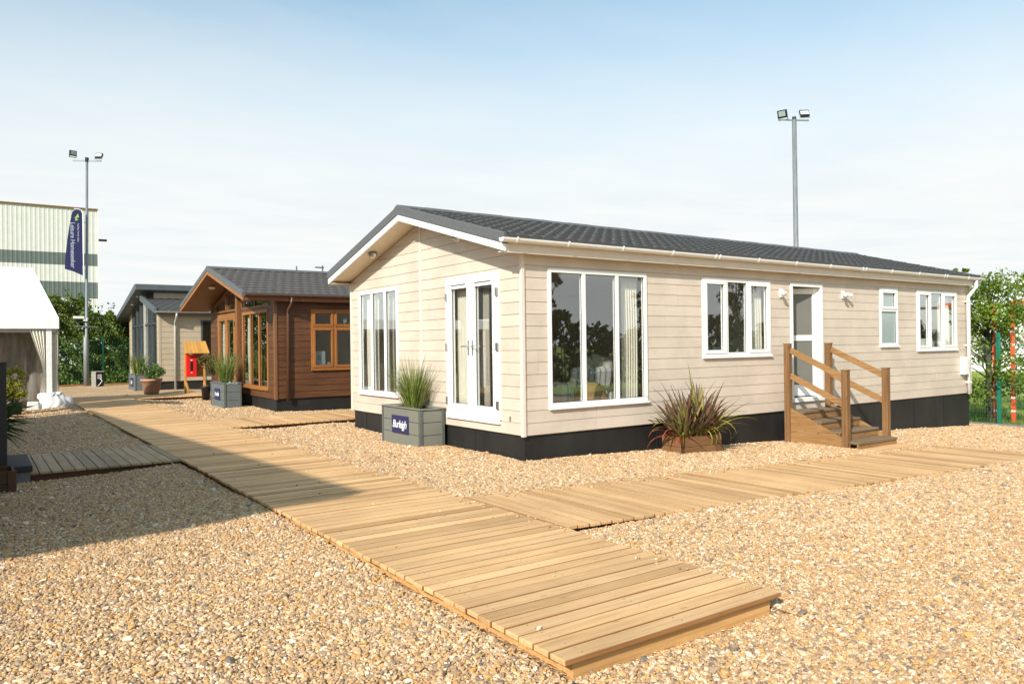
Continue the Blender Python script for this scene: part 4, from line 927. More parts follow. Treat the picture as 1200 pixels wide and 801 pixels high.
MB().box(1.55, 1.58, RYb - .02, RYb + .02, 3.6, 3.75).box(2.1, 2.35, RYb - .02, RYb + .02, 3.72, 3.76).box(2.3, 2.33, RYb - .02, RYb + .02, 3.6, 3.8).build('aerial', 'galv', brf)
n1 = thing('notice', (1.13, BY + .08, 1.05), 'white printed notice in the left pane of the brown lodge window', 'notice', 'papers in the brown lodge window')
MB().box(1.0, 1.24, BY + .075, BY + .08, 1.04, 1.40).build('sheet', 'paint_white', n1); MB().box(1.04, 1.13, BY + .071, BY + .074, 1.24, 1.26).box(1.04, 1.13, BY + .071, BY + .074, 1.19, 1.21).box(1.04, 1.12, BY + .071, BY + .074, 1.29, 1.30).build('print', 'black_plastic', n1)
tag(MB().box(1.29, 1.39, BY + .075, BY + .08, 1.04, 1.13).build('notice', 'paint_white'), 'small white card at the foot of the left pane of the brown lodge window', 'notice', 'papers in the brown lodge window')
tag(MB().prism([(1.72, BY + .08, 2.19), (1.83, BY + .08, 2.23), (1.80, BY + .08, 2.12), (1.73, BY + .08, 2.06)], (0, .006, 0)).build('sticker', 'paint_white'), 'white sticker high in the right pane of the brown lodge window', 'sticker')
curtain(P2, 2.15, 2.5, .45, 2.38, -.12, 'cream curtain at the left of the brown lodge gable window')
curtain(P2, 4.7, 4.95, .45, 2.38, -.12, 'pale curtain behind the left door of the brown lodge')

# ------------------------------------------------------------------ beige lodge
QX, QY, QD, QW = -.26, 22.2, 6.5, 9.0
ql = thing('beige_lodge', (QX, QY, 0), 'far beige lodge with split level charcoal roof and tall glazed gable', 'lodge')
P3 = Plane((QX, QY, 0), (1, 0, 0), (0, -1, 0)); P4 = Plane((QX, QY, 0), (0, 1, 0), (-1, 0, 0))
clad(P3, .0, QW, .31, 2.78, [(1.45, 2.3, .47, 2.57)], pitch=.2, groove=.014).build('wall', 'beige', ql)
clad(P4, .0, QD, .31, 3.7, [(.42, 5.6, .35, 3.6)], pitch=.2, groove=.014, lim=lambda z: (max(0, (z - 2.8) / .205) if z > 2.8 else 0, min(QD, 2.6 + (3.9 - z) / .225))).build('wall', 'beige', ql)
MB().box(QX, QX + .6, QY - .01, QY + .0, 0, 0.001).build('foot_plate', 'black_skirt', ql)
MB().box(QX + .05, QX + QW, QY + .05, QY + QD - .03, -.3, .309).build('skirt', 'black_skirt', ql)
MB().box(QX + .1, QX + QW, QY + .1, QY + QD - .05, .32, .38).box(2.5, 2.6, QY + .1, QY + QD, .38, 2.6).build('floor', 'inside_floor', ql)
MB().box(QX, QX + QW, QY + QD - .06, QY + QD, .31, 2.9).box(QX + QW - .05, QX + QW, QY, QY + QD, .31, 3.4).build('wall', 'beige', ql)
gt = [(.42, .35), (5.6, .35), (5.6, 3.05), (2.7, 3.68), (2.7, 3.32), (.42, 2.86)]
gm_ = MB(); gm_.add([P4.p(u, z, -.03) for u, z in ((.42, .35), (2.7, .35), (2.7, 3.3), (.42, 2.86))], [(0, 1, 2, 3)]); gm_.add([P4.p(u, z, -.03) for u, z in ((2.7, .35), (5.6, .35), (5.6, 3.05), (2.7, 3.68))], [(0, 1, 2, 3)])
gw = gm_.build('gable_window', 'glass_dark', ql, norm=False)
fm_ = MB()
for a, b in (((.42, .35), (.42, 2.86)), ((1.3, .35), (1.3, 3.0)), ((2.0, .35), (2.0, 3.1)), ((3.7, .35), (3.7, 3.45)), ((4.6, .35), (4.6, 3.25)), ((5.6, .35), (5.6, 3.05)), ((.42, 2.45), (5.6, 2.45)), ((.42, .38), (5.6, .38)), ((.42, 2.86), (2.6, 3.3)), ((2.7, 3.66), (5.6, 3.03))): fm_.bar(P4.p(*a, .0), P4.p(*b, .0), .06, .06, up=(1, 0, 0))
fm_.build('frame', 'grey_frame', gw); m = MB(); P4.box(m, 2.62, 2.78, .3, 3.55, -.02, .05); m.build('post', 'pale_frame', ql)
MB().box(QX - .012, QX + .06, QY - .012, QY + .06, .3, 2.76).build('corner_trim', 'beige', ql)
window(P3, ql, 1.45, 2.3, .47, 2.57, [], 'grey_frame', 'glass_dark', fw=.07, sill=False)
zl = lambda y: 2.86 + (y - (QY - .25)) * .212
qr = MB().box(QX + .05, QX + QW, QY + .05, QY + 2.9, 2.74, 2.78).build('roof', 'slate', ql)
tile_roof(QX - .12, QX + QW, QY - .27, 2.87, QY + 2.9, 3.52, mod=.3, wave=.02, dx=.075).build('tile_slope', 'tile', qr)
MB().prism([(QX - .2, QY - .3, 2.78), (QX - .2, QY + 2.7, 3.40), (QX - .2, QY + 2.7, 3.62), (QX - .2, QY - .3, 2.98)], (.09, 0, 0)).build('verge', 'slate', qr, bevel=.006)
MB().box(QX - .1, QX + QW, QY - .29, QY - .26, 2.74, 2.86).build('fascia', 'slate', qr)
MB().box(QX + .3, QX + QW, QY + 2.6, QY + 2.7, 3.3, 3.75).build('upper_wall', 'beige', qr)
XU = QX - .42
MB().prism([(XU, QY + 2.2, 3.80), (XU, QY + 2.2, 4.02), (XU, QY + 2.45, 4.02), (XU, QY + 7.7, 2.82), (XU, QY + 7.7, 2.64)], (QW + .6, 0, 0)).build('upper_roof', 'slate', qr, bevel=.01)
gutter(ql, QX - .15, QX + QW, QY - .34, 2.86, .055, 'pale_frame', [(0, .02)], cap='pale_frame')
MB().tube([(.28, QY - .34, 2.8), (.28, QY - .32, 2.65), (.27, QY - .1, 2.45), (.27, QY - .06, 2.3), (.27, QY - .06, .0)], .04, 12).build('downpipe', 'pale_frame', ql, smooth=True)
for y in (QY + 3.2, QY + 4.4): MB().lathe((XU + .22, y, 3.58 - (y - QY - 3.2) * .228), [(0, 0), (.05, 0), (.06, .05)], 12).build('soffit_lamp', 'paint_white', ql, smooth=True)

# ------------------------------------------------------------------ small things along the far walkway
t = thing('terracotta_pot', (-.91, 20, 0), 'large terracotta pot at the end of the far walkway by the beige lodge', 'pot')
MB().lathe((-.91, 20, 0), [(0, 0), (.22, 0), (.245, .09), (.255, .10), (.30, .42), (.335, .43), (.345, .50), (.31, .515), (.29, .44), (0, .43)], 32).build('pot', 'terracotta', t, smooth=True)
t = thing('pot_plant', (-.91, 20, .45), 'bushy light green plant growing in the terracotta pot', 'plant')
cs = [(-.91 + random.uniform(-.3, .3), 20 + random.uniform(-.3, .3), .72 + random.uniform(-.18, .25), .17) for i in range(14)]
leaf_cloud(clump_points(cs, 1400, 0), .07, MB()).build('foliage', 'pot_leaf', t, norm=False)
mb = MB()
for c in cs: mb.tube([(-.91, 20, .43), (c[0], c[1], c[2])], [.012, .005], 5)
mb.build('stem', 'bark', t)
t = thing('black_pot', (-.25, 15.4, 0), 'black plastic pot between the red box and the slate grey planter', 'pot')
MB().lathe((-.25, 15.4, 0), [(0, 0), (.10, 0), (.13, .36), (.145, .37), (.145, .40), (.125, .40), (.12, .34), (0, .33)], 24).build('pot', 'black_plastic', t, smooth=True)
t = thing('topiary_tree', (-.25, 15.4, .34), 'small standard tree with reddish yellow leaves in the black pot', 'shrub')
MB().tube([(-.25, 15.4, .3), (-.24, 15.39, .6), (-.25, 15.4, .95)], [.02, .016, .012], 8).build('trunk', 'bark', t, smooth=True)
cs = [(-.25 + random.uniform(-.17, .17), 15.4 + random.uniform(-.17, .17), 1.05 + random.uniform(-.26, .24), .12) for i in range(14)]
leaf_cloud(clump_points(cs, 1500, 0), .05, MB()).build('crown', 'topiary', t, norm=False)
t = thing('fire_point', (-.1, 17.95, .09), 'red fire point cabinet under a little pine roof on wooden legs', 'fire point')
yy = 17.9
for x in (-.27, .30):
    MB().bar((x, yy + .05, -.1), (x, yy + .05, 1.38), .06, .06, up=(0, 1, 0)).build('post', 'fire_wood', t, bevel=.004)
    MB().bar((x + .01, yy + .03, .45), (x + .10, yy - .25, -.1), .05, .05).build('brace', 'fire_wood', t, bevel=.003)
MB().hexa([(-.34, yy - .2, 1.34), (.42, yy - .2, 1.34), (.42, yy - .2, 1.37), (-.34, yy - .2, 1.37), (-.32, yy + .06, 1.70), (.36, yy + .06, 1.70), (.36, yy + .08, 1.73), (-.32, yy + .08, 1.73)]).build('roof_front', 'fire_wood', t)
mb = MB()
for i in range(7): a = -.34 + i * .107; b = -.32 + i * .097; mb.hexa([(a, yy - .22, 1.345), (a + .1, yy - .22, 1.345), (b + .092, yy + .07, 1.72), (b, yy + .07, 1.72), (a, yy - .22, 1.365), (a + .1, yy - .22, 1.365), (b + .092, yy + .07, 1.74), (b, yy + .07, 1.74)])
mb.build('roof_board', 'fire_wood', t)
MB().box(-.27, .30, yy + .081, yy + .11, .6, 1.34).build('back_board', 'step_x', t)
cb = MB().box(-.265, .045, yy - .10, yy + .07, .60, 1.29).build('cabinet', 'red', t, bevel=.012)
MB().box(-.15, -.07, yy - .106, yy - .101, .80, 1.09).build('slot', 'black_plastic', cb); MB().box(-.14, -.09, yy - .108, yy - .101, 1.12, 1.15).box(-.14, -.09, yy - .108, yy - .101, .73, .75).build('mark', 'paint_white', cb)

# ------------------------------------------------------------------ left marquee, sheet, black step, crate, palm
mq = thing('white_marquee', (-4.17, 15.2, 0), 'white marquee with tied back entrance curtain at the left edge', 'marquee')
X1, XL, Y0, Y1, ZE, ZR = -3.96, -10.0, 15.05, 18.15, 2.36, 3.75
YR = (Y0 + Y1) / 2
XR_ = -4.44; rfm = MB(); rfm.add([(XL, Y0, ZE), (X1, Y0, ZE), (XR_, YR, ZR), (XL, YR, ZR), (X1, Y1, ZE), (XL, Y1, ZE)], [(0, 1, 2, 3), (3, 2, 4, 5)]); rfm.build('roof', 'tent', mq)
va = MB(); K = 60
va.box(XL, X1 + .01, Y0 - .01, Y0 + .005, 2.06, ZE + .01); va.box(X1 - .0, X1 + .012, Y0, Y1, 2.06, ZE + .005); va.build('valance', 'tent', mq)
MB().add([(X1 - .02, Y0, ZE), (XR_, YR, ZR), (X1 - .02, Y1, ZE)], [(0, 1, 2)]).build('gable_panel', 'tent', mq, norm=False)
MB().box(XL, X1 - .05, Y0 + .06, Y0 + .12, 1.97, 2.06).build('eave_beam', 'pale_frame', mq)
for x in (-4.17, -9.2): MB().box(x - .065, x + .065, Y0 + .04, Y0 + .17, -.05, 2.06).build('leg', 'tent_soft', mq, bevel=.01)
MB().box(-4.22, -4.1, Y1 - .2, Y1 - .1, -.05, 2.06).build('leg', 'tent_soft', mq)
pv = MB(); K = 120
for j in range(9):
    for i in range(K + 1):
        x = -4.25 - 8 * i / K; z = -.02 + 2.05 * j / 8; pv.v.append((x, Y0 + .9 + .05 * math.sin(i * 1.3 + j * .3) * math.sin(i * .31) + .02 * math.sin(j * 1.7 + i * .5), z))
for j in range(8):
    for i in range(K): a = j * (K + 1) + i; pv.f.append((a, a + 1, a + K + 2, a + K + 1))
pv.build('side_wall', 'pvc', mq, norm=False, smooth=True)
cu = MB(); K = 40
for j in range(13):
    f = j / 12; z = 2.02 - 2.0 * f; tie = math.exp(-((z - 1.0) / .35) ** 2)
    for i in range(K + 1):
        s = i / K; wl = .42 * (1 - .75 * (1 - abs(z - 1.05) / 1.05 if abs(z - 1.05) < 1.05 else 0)); x = -4.25 - s * max(.07, (.34 * ((z - .85) / 1.15) if z > .85 else .07 + .25 * (.85 - z) / .85 * .6)); cu.v.append((x, Y0 + .06 + .03 * math.sin(s * 30), z))
for j in range(12):
    for i in range(K): a = j * (K + 1) + i; cu.f.append((a, a + 1, a + K + 2, a + K + 1))
cu.build('entrance_curtain', 'curtain', mq, norm=False, smooth=True)
cu = MB()
for j in range(9):
    for i in range(31): s = i / 30; cu.v.append((-4.10 + .14 * s + .01 * math.sin(j), Y0 + .13 + .03 * math.sin(s * 22), 2.03 - 2.0 * j / 8))
for j in range(8):
    for i in range(30): a = j * 31 + i; cu.f.append((a, a + 1, a + 32, a + 31))
cu.build('corner_curtain', 'curtain', mq, norm=False, smooth=True)
MB().box(X1 - .03, X1 - .02, Y0 + .2, Y1, .0, 2.05).build('end_wall', 'tent', mq)
# crumpled ballast sheet
sh = MB(); nu, nv = 40, 22
for j in range(nv + 1):
    v = j / nv
    for i in range(nu + 1):
        a = 2 * math.pi * i / nu; r = (.40 - .16 * v) * (1 + .13 * math.sin(5 * a + 5 * v) + .08 * math.sin(11 * a - 9 * v) + .05 * math.sin(19 * a + 13 * v) + (.12 * (1 - v) * math.sin(3 * a + 1)))
        z = .42 * math.sin(v * math.pi / 2) ** .9 + .025 * math.sin(9 * a + 8 * v)
        if v > .85: r *= (1 - (v - .85) / .15 * .9)
        sh.v.append((-4.10 + r * math.cos(a) * .95 + .06 * math.sin(7 * v), Y0 - .02 + r * math.sin(a) * .5, max(-.02, z - .02)))
for j in range(nv):
    for i in range(nu): a = j * (nu + 1) + i; sh.f.append((a, a + 1, a + nu + 2, a + nu + 1))
tag(sh.build('ballast_sheet', 'tent_soft', norm=False, smooth=True), 'crumpled white plastic sheet wrapped round the foot of the marquee leg', 'sheet')
tag(MB().hexa([(-4.68, Y0 - .22, -.02), (-4.42, Y0 - .22, -.02), (-4.42, Y0 + .05, -.02), (-4.68, Y0 + .05, -.02), (-4.66, Y0 - .2, .20), (-4.43, Y0 - .2, .20), (-4.43, Y0 + .03, .20), (-4.66, Y0 + .03, .20)]).build('ballast_block', 'tent_soft', bevel=.02), 'low white ballast block at the marquee entrance', 'block')
t = thing('black_step', (-5.5, 3.0, 0), 'low black topped step at the left end of the grey side boardwalk', 'step')
MB().box(-5.95, -5.2, 2.42, 3.65, .115, .185).build('top_slab', 'dark_grey', t, bevel=.006); MB().box(-5.9, -5.225, 2.45, 3.6, -.05, .113).build('base', 'grey_block', t, bevel=.004)
t = thing('dark_crate', (-5.75, 2.05, 0), 'dark timber crate at the left edge beside the black step', 'crate')
for k in range(2): MB().box(-6.1, -5.40, 1.80, 1.825, -.05 + k * .14, .085 + k * .14).box(-6.1, -5.40, 2.28, 2.30, -.05 + k * .14, .085 + k * .14).box(-5.42, -5.395, 1.826, 2.28, -.05 + k * .14, .085 + k * .14).box(-6.1, -6.075, 1.826, 2.28, -.05 + k * .14, .085 + k * .14).build('board', 'crate_dark', t, bevel=.003)
MB().box(-5.46, -5.385, 1.785, 1.80, -.05, .225).box(-5.395, -5.38, 1.79, 1.86, -.05, .225).build('corner_post', 'crate_dark', t, bevel=.003); MB().box(-6.07, -5.43, 1.83, 2.27, .0, .15).build('soil', 'soil', t)
t = thing('black_post', (-5.6, 2.36, 0), 'tall black panel post at the far left edge behind the dark crate', 'post'); MB().box(-5.75, -5.445, 2.34, 2.40, -.05, 1.36).build('panel', 'black_plastic', t, bevel=.004); MB().box(-5.75, -5.44, 2.335, 2.405, 1.361, 1.375).build('cap', 'black_plastic', t)
t = thing('palm_plant', (-5.62, 3.35, .18), 'dark spiky palm behind the black post at the left edge', 'palm')
MB().lathe((-5.66, 3.3, .186), [(0, 0), (.1, 0), (.13, .25), (.11, .25), (0, .2)], 20).build('pot', 'black_plastic', t, smooth=True)
mb = MB()
for i in range(230): strap(mb, (-5.62, 3.4, .56 + .22 * random.random()), random.uniform(0, 6.283), random.uniform(.38, .58), R(random.uniform(-25, 50)), random.uniform(.0, .5), .036, 6, fold=1.1)
mb.build('leaf_clump', 'palm', t, norm=False); MB().tube([(-5.66, 3.3, .4), (-5.66, 3.3, .75)], .03, 8).build('stem', 'bark', t)
t = thing('golden_shrub', (-4.98, 13.4, 0), 'golden yellow shrub in front of the marquee opening', 'shrub')
cs = [(-4.98 + random.uniform(-.2, .2), 13.4 + random.uniform(-.2, .2), .75 + random.uniform(-.35, .3), .13) for i in range(20)]
leaf_cloud(clump_points(cs, 1700, 0), .065, MB()).build('foliage', 'yellow_leaf', t, norm=False)
mb = MB()
for c in cs: mb.tube([(-4.98, 13.4, .1), (c[0], c[1], c[2])], [.012, .004], 5)
mb.build('stem', 'bark', t); MB().lathe((-4.98, 13.4, 0), [(0, 0), (.12, 0), (.16, .26), (.14, .26), (0, .22)], 20).build('pot', 'black_plastic', t, smooth=True)

# ------------------------------------------------------------------ office cabin left of the camera (it throws the foreground shade)
cab = thing('site_cabin', (-8.6, 4.0, 0), 'charcoal flat roofed site cabin left of the boardwalk', 'cabin'); ca = R(3.8)
def cp(u, v): # local coords along eave (v) and outward (u, negative = away)
    ox, oy = -6.0, -2.9; return (ox + u * math.cos(ca) - v * math.sin(ca), oy + u * math.sin(ca) + v * math.cos(ca))
def cbox(mb, u0, u1, v0, v1, z0, z1):
    c = [cp(u0, v0), cp(u1, v0), cp(u1, v1), cp(u0, v1)]; return mb.hexa([(*p, z0) for p in c] + [(*p, z1) for p in c])
cbox(MB(), -5.2, -.02, .0, 13.4, 2.26, 2.44).build('roof', 'slate', cab, bevel=.01)
cbox(MB(), -5.0, -.35, 1.35, 13.2, -.1, 2.26).build('wall', 'cabin', cab)
for v in (2.0, 5.5, 9.0):
    wf = cbox(MB(), -.35, -.32, v, v + 1.6, .9, 2.0).build('window', 'grey_frame', cab); cbox(MB(), -.319, -.315, v + .08, v + 1.52, .98, 1.92).build('pane', 'glass_dark', wf)
caster = thing('shade_caster', (-6.6, 12.2, 0), 'unseen grey shade caster added left of the frame beyond the site cabin', 'shade caster')  # added out of view, sized only to shade the far boardwalk
MB().box(-7.2, -5.95, 11.2, 13.2, 3.2, 3.4).box(-7.1, -6.1, 11.3, 13.1, 2.3, 3.199).build('roof', 'slate', caster)
for x in (-7.1, -6.2):
    for y in (11.35, 13.05): MB().box(x, x + .1, y - .05, y + .05, -.1, 2.3).build('leg', 'galv', caster)

# ------------------------------------------------------------------ poles, flag, camera, cabinet
def floodlight(root, c, yaw, tilt, s, bars=False):
    h = bpy.data.objects.new('x', None)
    Mx = Matrix.Translation(c) @ Matrix.Rotation(yaw, 4, 'Z') @ Matrix.Rotation(tilt, 4, 'X')
    def tb(mb): mb.v = [tuple(Mx @ Vector(p)) for p in mb.v]; return mb
    mb = MB().box(-s / 2, s / 2, -.04, .05, -s * .42, s * .42)
    for i in range(7): mb.box(-s / 2 + .02, s / 2 - .02, .05, .09, -s * .36 + i * s * .11, -s * .36 + i * s * .11 + .012)
    o = tb(mb).build('floodlight', 'black_plastic', root, bevel=.01)
    g = MB()
    if bars:
        for z in (-.22, 0.03): g.box(-s * .42, s * .42, -.046, -.041, s * z, s * (z + .2))
    else: g.box(-s * .36, s * .36, -.046, -.041, -s * .22, s * .34)
    tb(g).build('lens', 'paint_white' if bars else 'frost', o)
    b = MB().bar((-s * .5, 0, -s * .1), (-s * .5, 0, -s * .62), .03, .012).bar((s * .5, 0, -s * .1), (s * .5, 0, -s * .62), .03, .012).bar((-s * .5, 0, -s * .62), (s * .5, 0, -s * .62), .012, .03)
    tb(b).build('bracket', 'galv', o)
def mast(x, y, z0, h, label, lights, lean=(0, 0), r=(.085, .055)):
    t = thing('floodlight_mast', (x, y, z0), label, 'floodlight mast', 'steel floodlight masts'); top = (x + lean[0], y + lean[1], z0 + h)
    MB().tube([(x, y, z0 - .2), (x, y, z0 + 2.0), (x + lean[0] * .2, y, z0 + 2.06), top], [r[0] * 1.25, r[0] * 1.2, r[1] * 1.15, r[1]], 14).build('pole', 'galv', t, smooth=True)
    MB().bar((top[0] - .5, top[1] + .3, top[2]), (top[0] + .5, top[1] - .3, top[2] - .02), .05, .05).build('crossbar', 'galv', t)
    MB().tube([(top[0], top[1], top[2] - .05), (top[0], top[1], top[2] + .12)], .075, 10).build('cap', 'black_plastic', t)
    for (dx, dy, dz, yaw, tilt, s, bars) in lights: floodlight(t, (top[0] + dx, top[1] + dy, top[2] + dz), yaw, tilt, s, bars)
    return t
mt = mast(-1.95, 28.38, 0, 9.42, 'steel floodlight mast with camera and flag before the hedge at left', [(-.48, .28, .30, R(15), R(12), .27, False), (.42, -.25, .20, R(-35), R(-30), .28, True)], (.10, 0), (.085, .05))
mast(20.27, 9.88, -.4, 10.45, 'steel floodlight mast rising behind the cream lodge roof', [(-.40, .24, .22, R(-75), R(24), .36, False), (.36, -.20, .26, R(-40), R(-28), .35, True)], (-.02, 0), (.12, .085))
MB().box(-2.42, -2.02, 28.20, 28.32, 2.80, 2.90).box(-2.05, -1.9, 28.24, 28.28, 2.70, 2.84).build('security_camera', 'white', mt, bevel=.01)
MB().bar((-2.35, 28.3, 2.50), (-1.5, 28.3, 2.46), .035, .035).build('stay_bar', 'galv', mt)
fg = thing('feather_flag', (-2.1, 28.2, 4.7), 'navy feather flag with white vertical lettering on the left mast', 'flag')
fy = 28.18; pts = [(-2.06, 4.58), (-2.06, 7.12), (-2.10, 7.24), (-2.20, 7.30), (-2.32, 7.28), (-2.42, 7.20), (-2.50, 6.8), (-2.60, 6.1), (-2.68, 5.4), (-2.71, 4.83), (-2.40, 4.74)]
mb = MB(); mb.prism([(x, fy, z) for x, z in pts], (0, .012, 0)); fo = mb.build('banner', 'navy', fg)
MB().tube([(-2.03, fy, 4.4), (-2.03, fy, 7.15), (-2.08, fy, 7.28), (-2.2, fy, 7.33), (-2.36, fy, 7.32)], .018, 8).build('flag_pole', 'paint_white', fg)
MB().bar((-2.03, fy, 4.8), (-1.93, 28.3, 4.8), .02, .02).bar((-2.03, fy, 6.8), (-1.90, 28.3, 6.8), .02, .02).build('clamp', 'galv', fg)
rm = Matrix(((0, 1, 0, 0), (0, 0, -1, 0), (-1, 0, 0, 0), (0, 0, 0, 1)))   # text reads downwards, faces -y
text_obj('lettering', 'Leisure Homeseeker', .235, 'flag_white', Matrix.Translation((-2.42, fy - .004, 5.82)) @ rm, fo, .001, 0, .95)
text_obj('small_lettering', 'holiday home sales', .10, 'flag_white', Matrix.Translation((-2.21, fy - .004, 6.35)) @ rm, fo, .001)
MB().add([(-2.36, fy - .006, 6.93), (-2.18, fy - .006, 6.98), (-2.22, fy - .006, 7.14), (-2.28, fy - .006, 7.03)], [(0, 1, 2, 3)]).add([(-2.33, fy - .006, 6.83), (-2.2, fy - .006, 6.88), (-2.3, fy - .006, 6.94)], [(0, 1, 2)]).build('emblem', plain('lime_print', (.45, .55, .15), .5), fo, norm=False)
t = thing('service_cabinet', (-1.65, 27.5, 0), 'open grey service cabinet with hanging white cable before the hedge', 'cabinet')
MB().box(-1.84, -1.71, 27.4, 27.7, -.03, .60).build('side_panel', 'pale_frame', t); MB().box(-1.71, -1.40, 27.62, 27.7, -.03, .60).build('back_panel', 'black_plastic', t); MB().box(-1.84, -1.40, 27.4, 27.7, .601, .62).build('top', 'pale_frame', t)
MB().box(-1.64, -1.48, 27.55, 27.62, .3, .5).build('socket_box', 'paint_white', t); MB().tube([(-1.55, 27.5, .33), (-1.48, 27.45, .22), (-1.56, 27.45, .1), (-1.68, 27.45, .0)], .012, 6).build('cable', 'paint_white', t)

# ------------------------------------------------------------------ fences
def mesh_fence(p0, p1, z, h, posts, label, step=.075, wire=.0016, name='mesh_fence'):
    a, b = Vector(p0), Vector(p1); Ln = (b - a).length; d = (b - a) / Ln; t = thing(name, (p0[0], p0[1], z), label, 'fence', 'green mesh fences')
    mb = MB()
    for i in range(int(Ln / step) + 1): q = a + d * i * step; mb.box(q.x - wire, q.x + wire, q.y - wire, q.y + wire, z, z + h)
    for j in range(int(h / step) + 1): zz = z + j * step; mb.bar((a.x, a.y, zz), (b.x, b.y, zz), wire * 2, wire * 2)
    mb.build('wire_mesh', 'green_post', t, norm=False)
    for s in posts:
        q = a + d * s - Vector((d.y, -d.x)).to_3d().to_2d() * .04
        p = MB().box(q.x - .035, q.x + .035, q.y - .035, q.y + .035, z - .15, z + h + .08).build('fence_post', 'green_post', t, bevel=.006)
    return t
mesh_fence((12.9, 6.0), (12.9, -7.5), -.44, 2.0, (.5, 3.4, 6.22, 9.1, 12.0), 'green wire mesh fence between the gravel and the field at right')
mesh_fence((-9, 28.75), (6, 28.75), -.03, 2.0, (1.7, 4.7, 7.72, 10.7, 13.7), 'green wire mesh fence along the foot of the far hedge', step=.1, wire=.0012)
e = thing('timber_edging', (-3, 28.6, 0), 'low timber edging board between the far gravel and the hedge', 'edging'); MB().box(-9, 6, 28.6, 28.64, -.05, .07).build('board', 'crate', e)
e = thing('kerb_edging', (12.85, 0, -.4), 'low grey blue edging along the gravel under the field fence', 'edging'); MB().box(12.82, 12.86, -7.5, 6, -.55, -.38).build('board', 'grey_block', e)

# ------------------------------------------------------------------ hedge and trees
def hedge(x0, x1, y0, y1, z, hf, n, leaf, label, mat='hedge', name='hedge'):
    t = thing(name, ((x0 + x1) / 2, (y0 + y1) / 2, z), label, 'hedge'); cs = []; L_ = x1 - x0
    pts = []
    for i in range(n):
        x = random.uniform(x0, x1); q = random.random(); top = hf(x) + .18 * math.sin(x * 9.3) * math.sin(x * 3.1 + 1); h = top * q ** .85
        lump = .22 * math.sin(x * 3.3 + 2 * math.sin(h * 2.2)) * math.sin(h * 3.7 + x) + .12 * math.sin(x * 8 + h * 5)
        if random.random() < .25 + .25 * math.sin(x * 5.1 + h * 7.3): continue
        rnd = max(0, q - .75) * 2.2; pts.append((x, y0 + .35 - lump + rnd * random.random() + abs(random.gauss(0, .3)), z + h))
    mb = leaf_cloud(pts, leaf, MB())
    tw = MB()
    for i in range(int(L_ * 3)):   # shoots above the top
        x = random.uniform(x0, x1); y = random.uniform(y0, y1); H = z + hf(x) - .2; k = random.uniform(.3, .8); tw.tube([(x, y + .5, z), (x, y + .4, H), (x + random.uniform(-.2, .2), y, H + k)], [.03, .012, .004], 5)
        leaf_cloud([(x + random.uniform(-.12, .12), y + random.uniform(-.12, .12), H + k * random.random()) for _ in range(22)], leaf, mb)
    mb.build('foliage', mat, t, norm=False); tw.build('stem', 'bark', t)
    return t
hedge(-6.5, 2.0, 29.1, 30.8, -.05, lambda x: 3.75 - .30 * (x + 2.8) + .2 * math.sin(x * 2.1) + .12 * math.sin(x * 5.3), 62000, .13, 'tall dense green hedge between the marquee and the beige lodge')
random.seed(5)
tree((13.3, .12, -.45), 3.5, 1.0, 'leafy young tree behind the green fence at the end of the cream lodge', n=7000, leaf=.08, group='trees by the field', trunk_r=.07, base=.10, clumps=54, name='field_maple')
tree((15.9, .15, -.45), 3.9, .75, 'slimmer young tree at the right edge behind the green fence', n=3600, leaf=.09, group='trees by the field', trunk_r=.04, base=.28, clumps=24, name='field_maple')
tree((16.13, 2.0, -.45), 3.95, .22, 'tree whose top sprig shows above the far end of the lodge roof', n=420, leaf=.08, group='trees by the field', trunk_r=.03, base=.84, clumps=8, name='field_maple')
# orange red frames and the pale building beyond the field
t = thing('goal_frame', (13.4, -.3, -.42), 'orange red and white banded posts with crossbar among the young trees', 'frame')
for (x, y) in ((13.36, .03), (13.52, -.28)):
    mb = MB(); rd = MB()
    for k in range(9): rd.box(x - .035, x + .035, y - .035, y + .035, -.42 + k * .3, -.16 + k * .3); mb.box(x - .034, x + .034, y - .034, y + .034, -.16 + k * .3, -.12 + k * .3)
    po = rd.build('post', 'hazard_red', t); mb.build('white_band', 'white', po)
MB().bar((13.40, -.28, 2.30), (13.9, -1.5, 2.36), .07, .08).build('crossbar', 'hazard_red', t)
t = thing('white_hall', (44, -6, -.3), 'long white hall beyond the field at the right edge', 'building')
MB().box(40, 52, -22, 14, -.3, 3.4).build('wall', 'white', t); MB().prism([(39.8, -22.2, 3.4), (46, -22.2, 5.0), (52.2, -22.2, 3.4)], (0, 36.4, 0)).build('roof', 'tent', t)
for y in range(-20, 13, 4): w = MB().box(39.96, 39.99, y, y + 1.8, .9, 2.1).build('window', 'pale_frame', t)
# grass along the fence
mb = MB()
for i in range(16000):
    x = 12.98 + 9 * random.random() ** 1.6; y = random.uniform(-5.5, 3.5); h = random.uniform(.05, .16); a = random.random() * 6.28; w_ = .008; z = -.44 + .06 * math.sin(x * .7) * math.sin(y * .5)
    c, s = math.cos(a) * w_, math.sin(a) * w_; l = random.uniform(-.05, .05); mb.add([(x - c, y - s, z), (x + c, y + s, z), (x + l, y + l, z + h)], [(0, 1, 2)])
tag(mb.build('field_grass', 'grass', norm=False), 'rough green grass of the field behind the fence', 'grass', kind='stuff')
mb = MB()
for i in range(70): x = random.uniform(13.05, 14.4); y = random.uniform(-.2, 1.3); grass_tuft((x, y, -.45), .08, .32, 9, mb, .014, .9)
tag(mb.build('weeds', 'hedge', norm=False), 'dark green weeds at the foot of the young tree', 'weeds', kind='stuff')
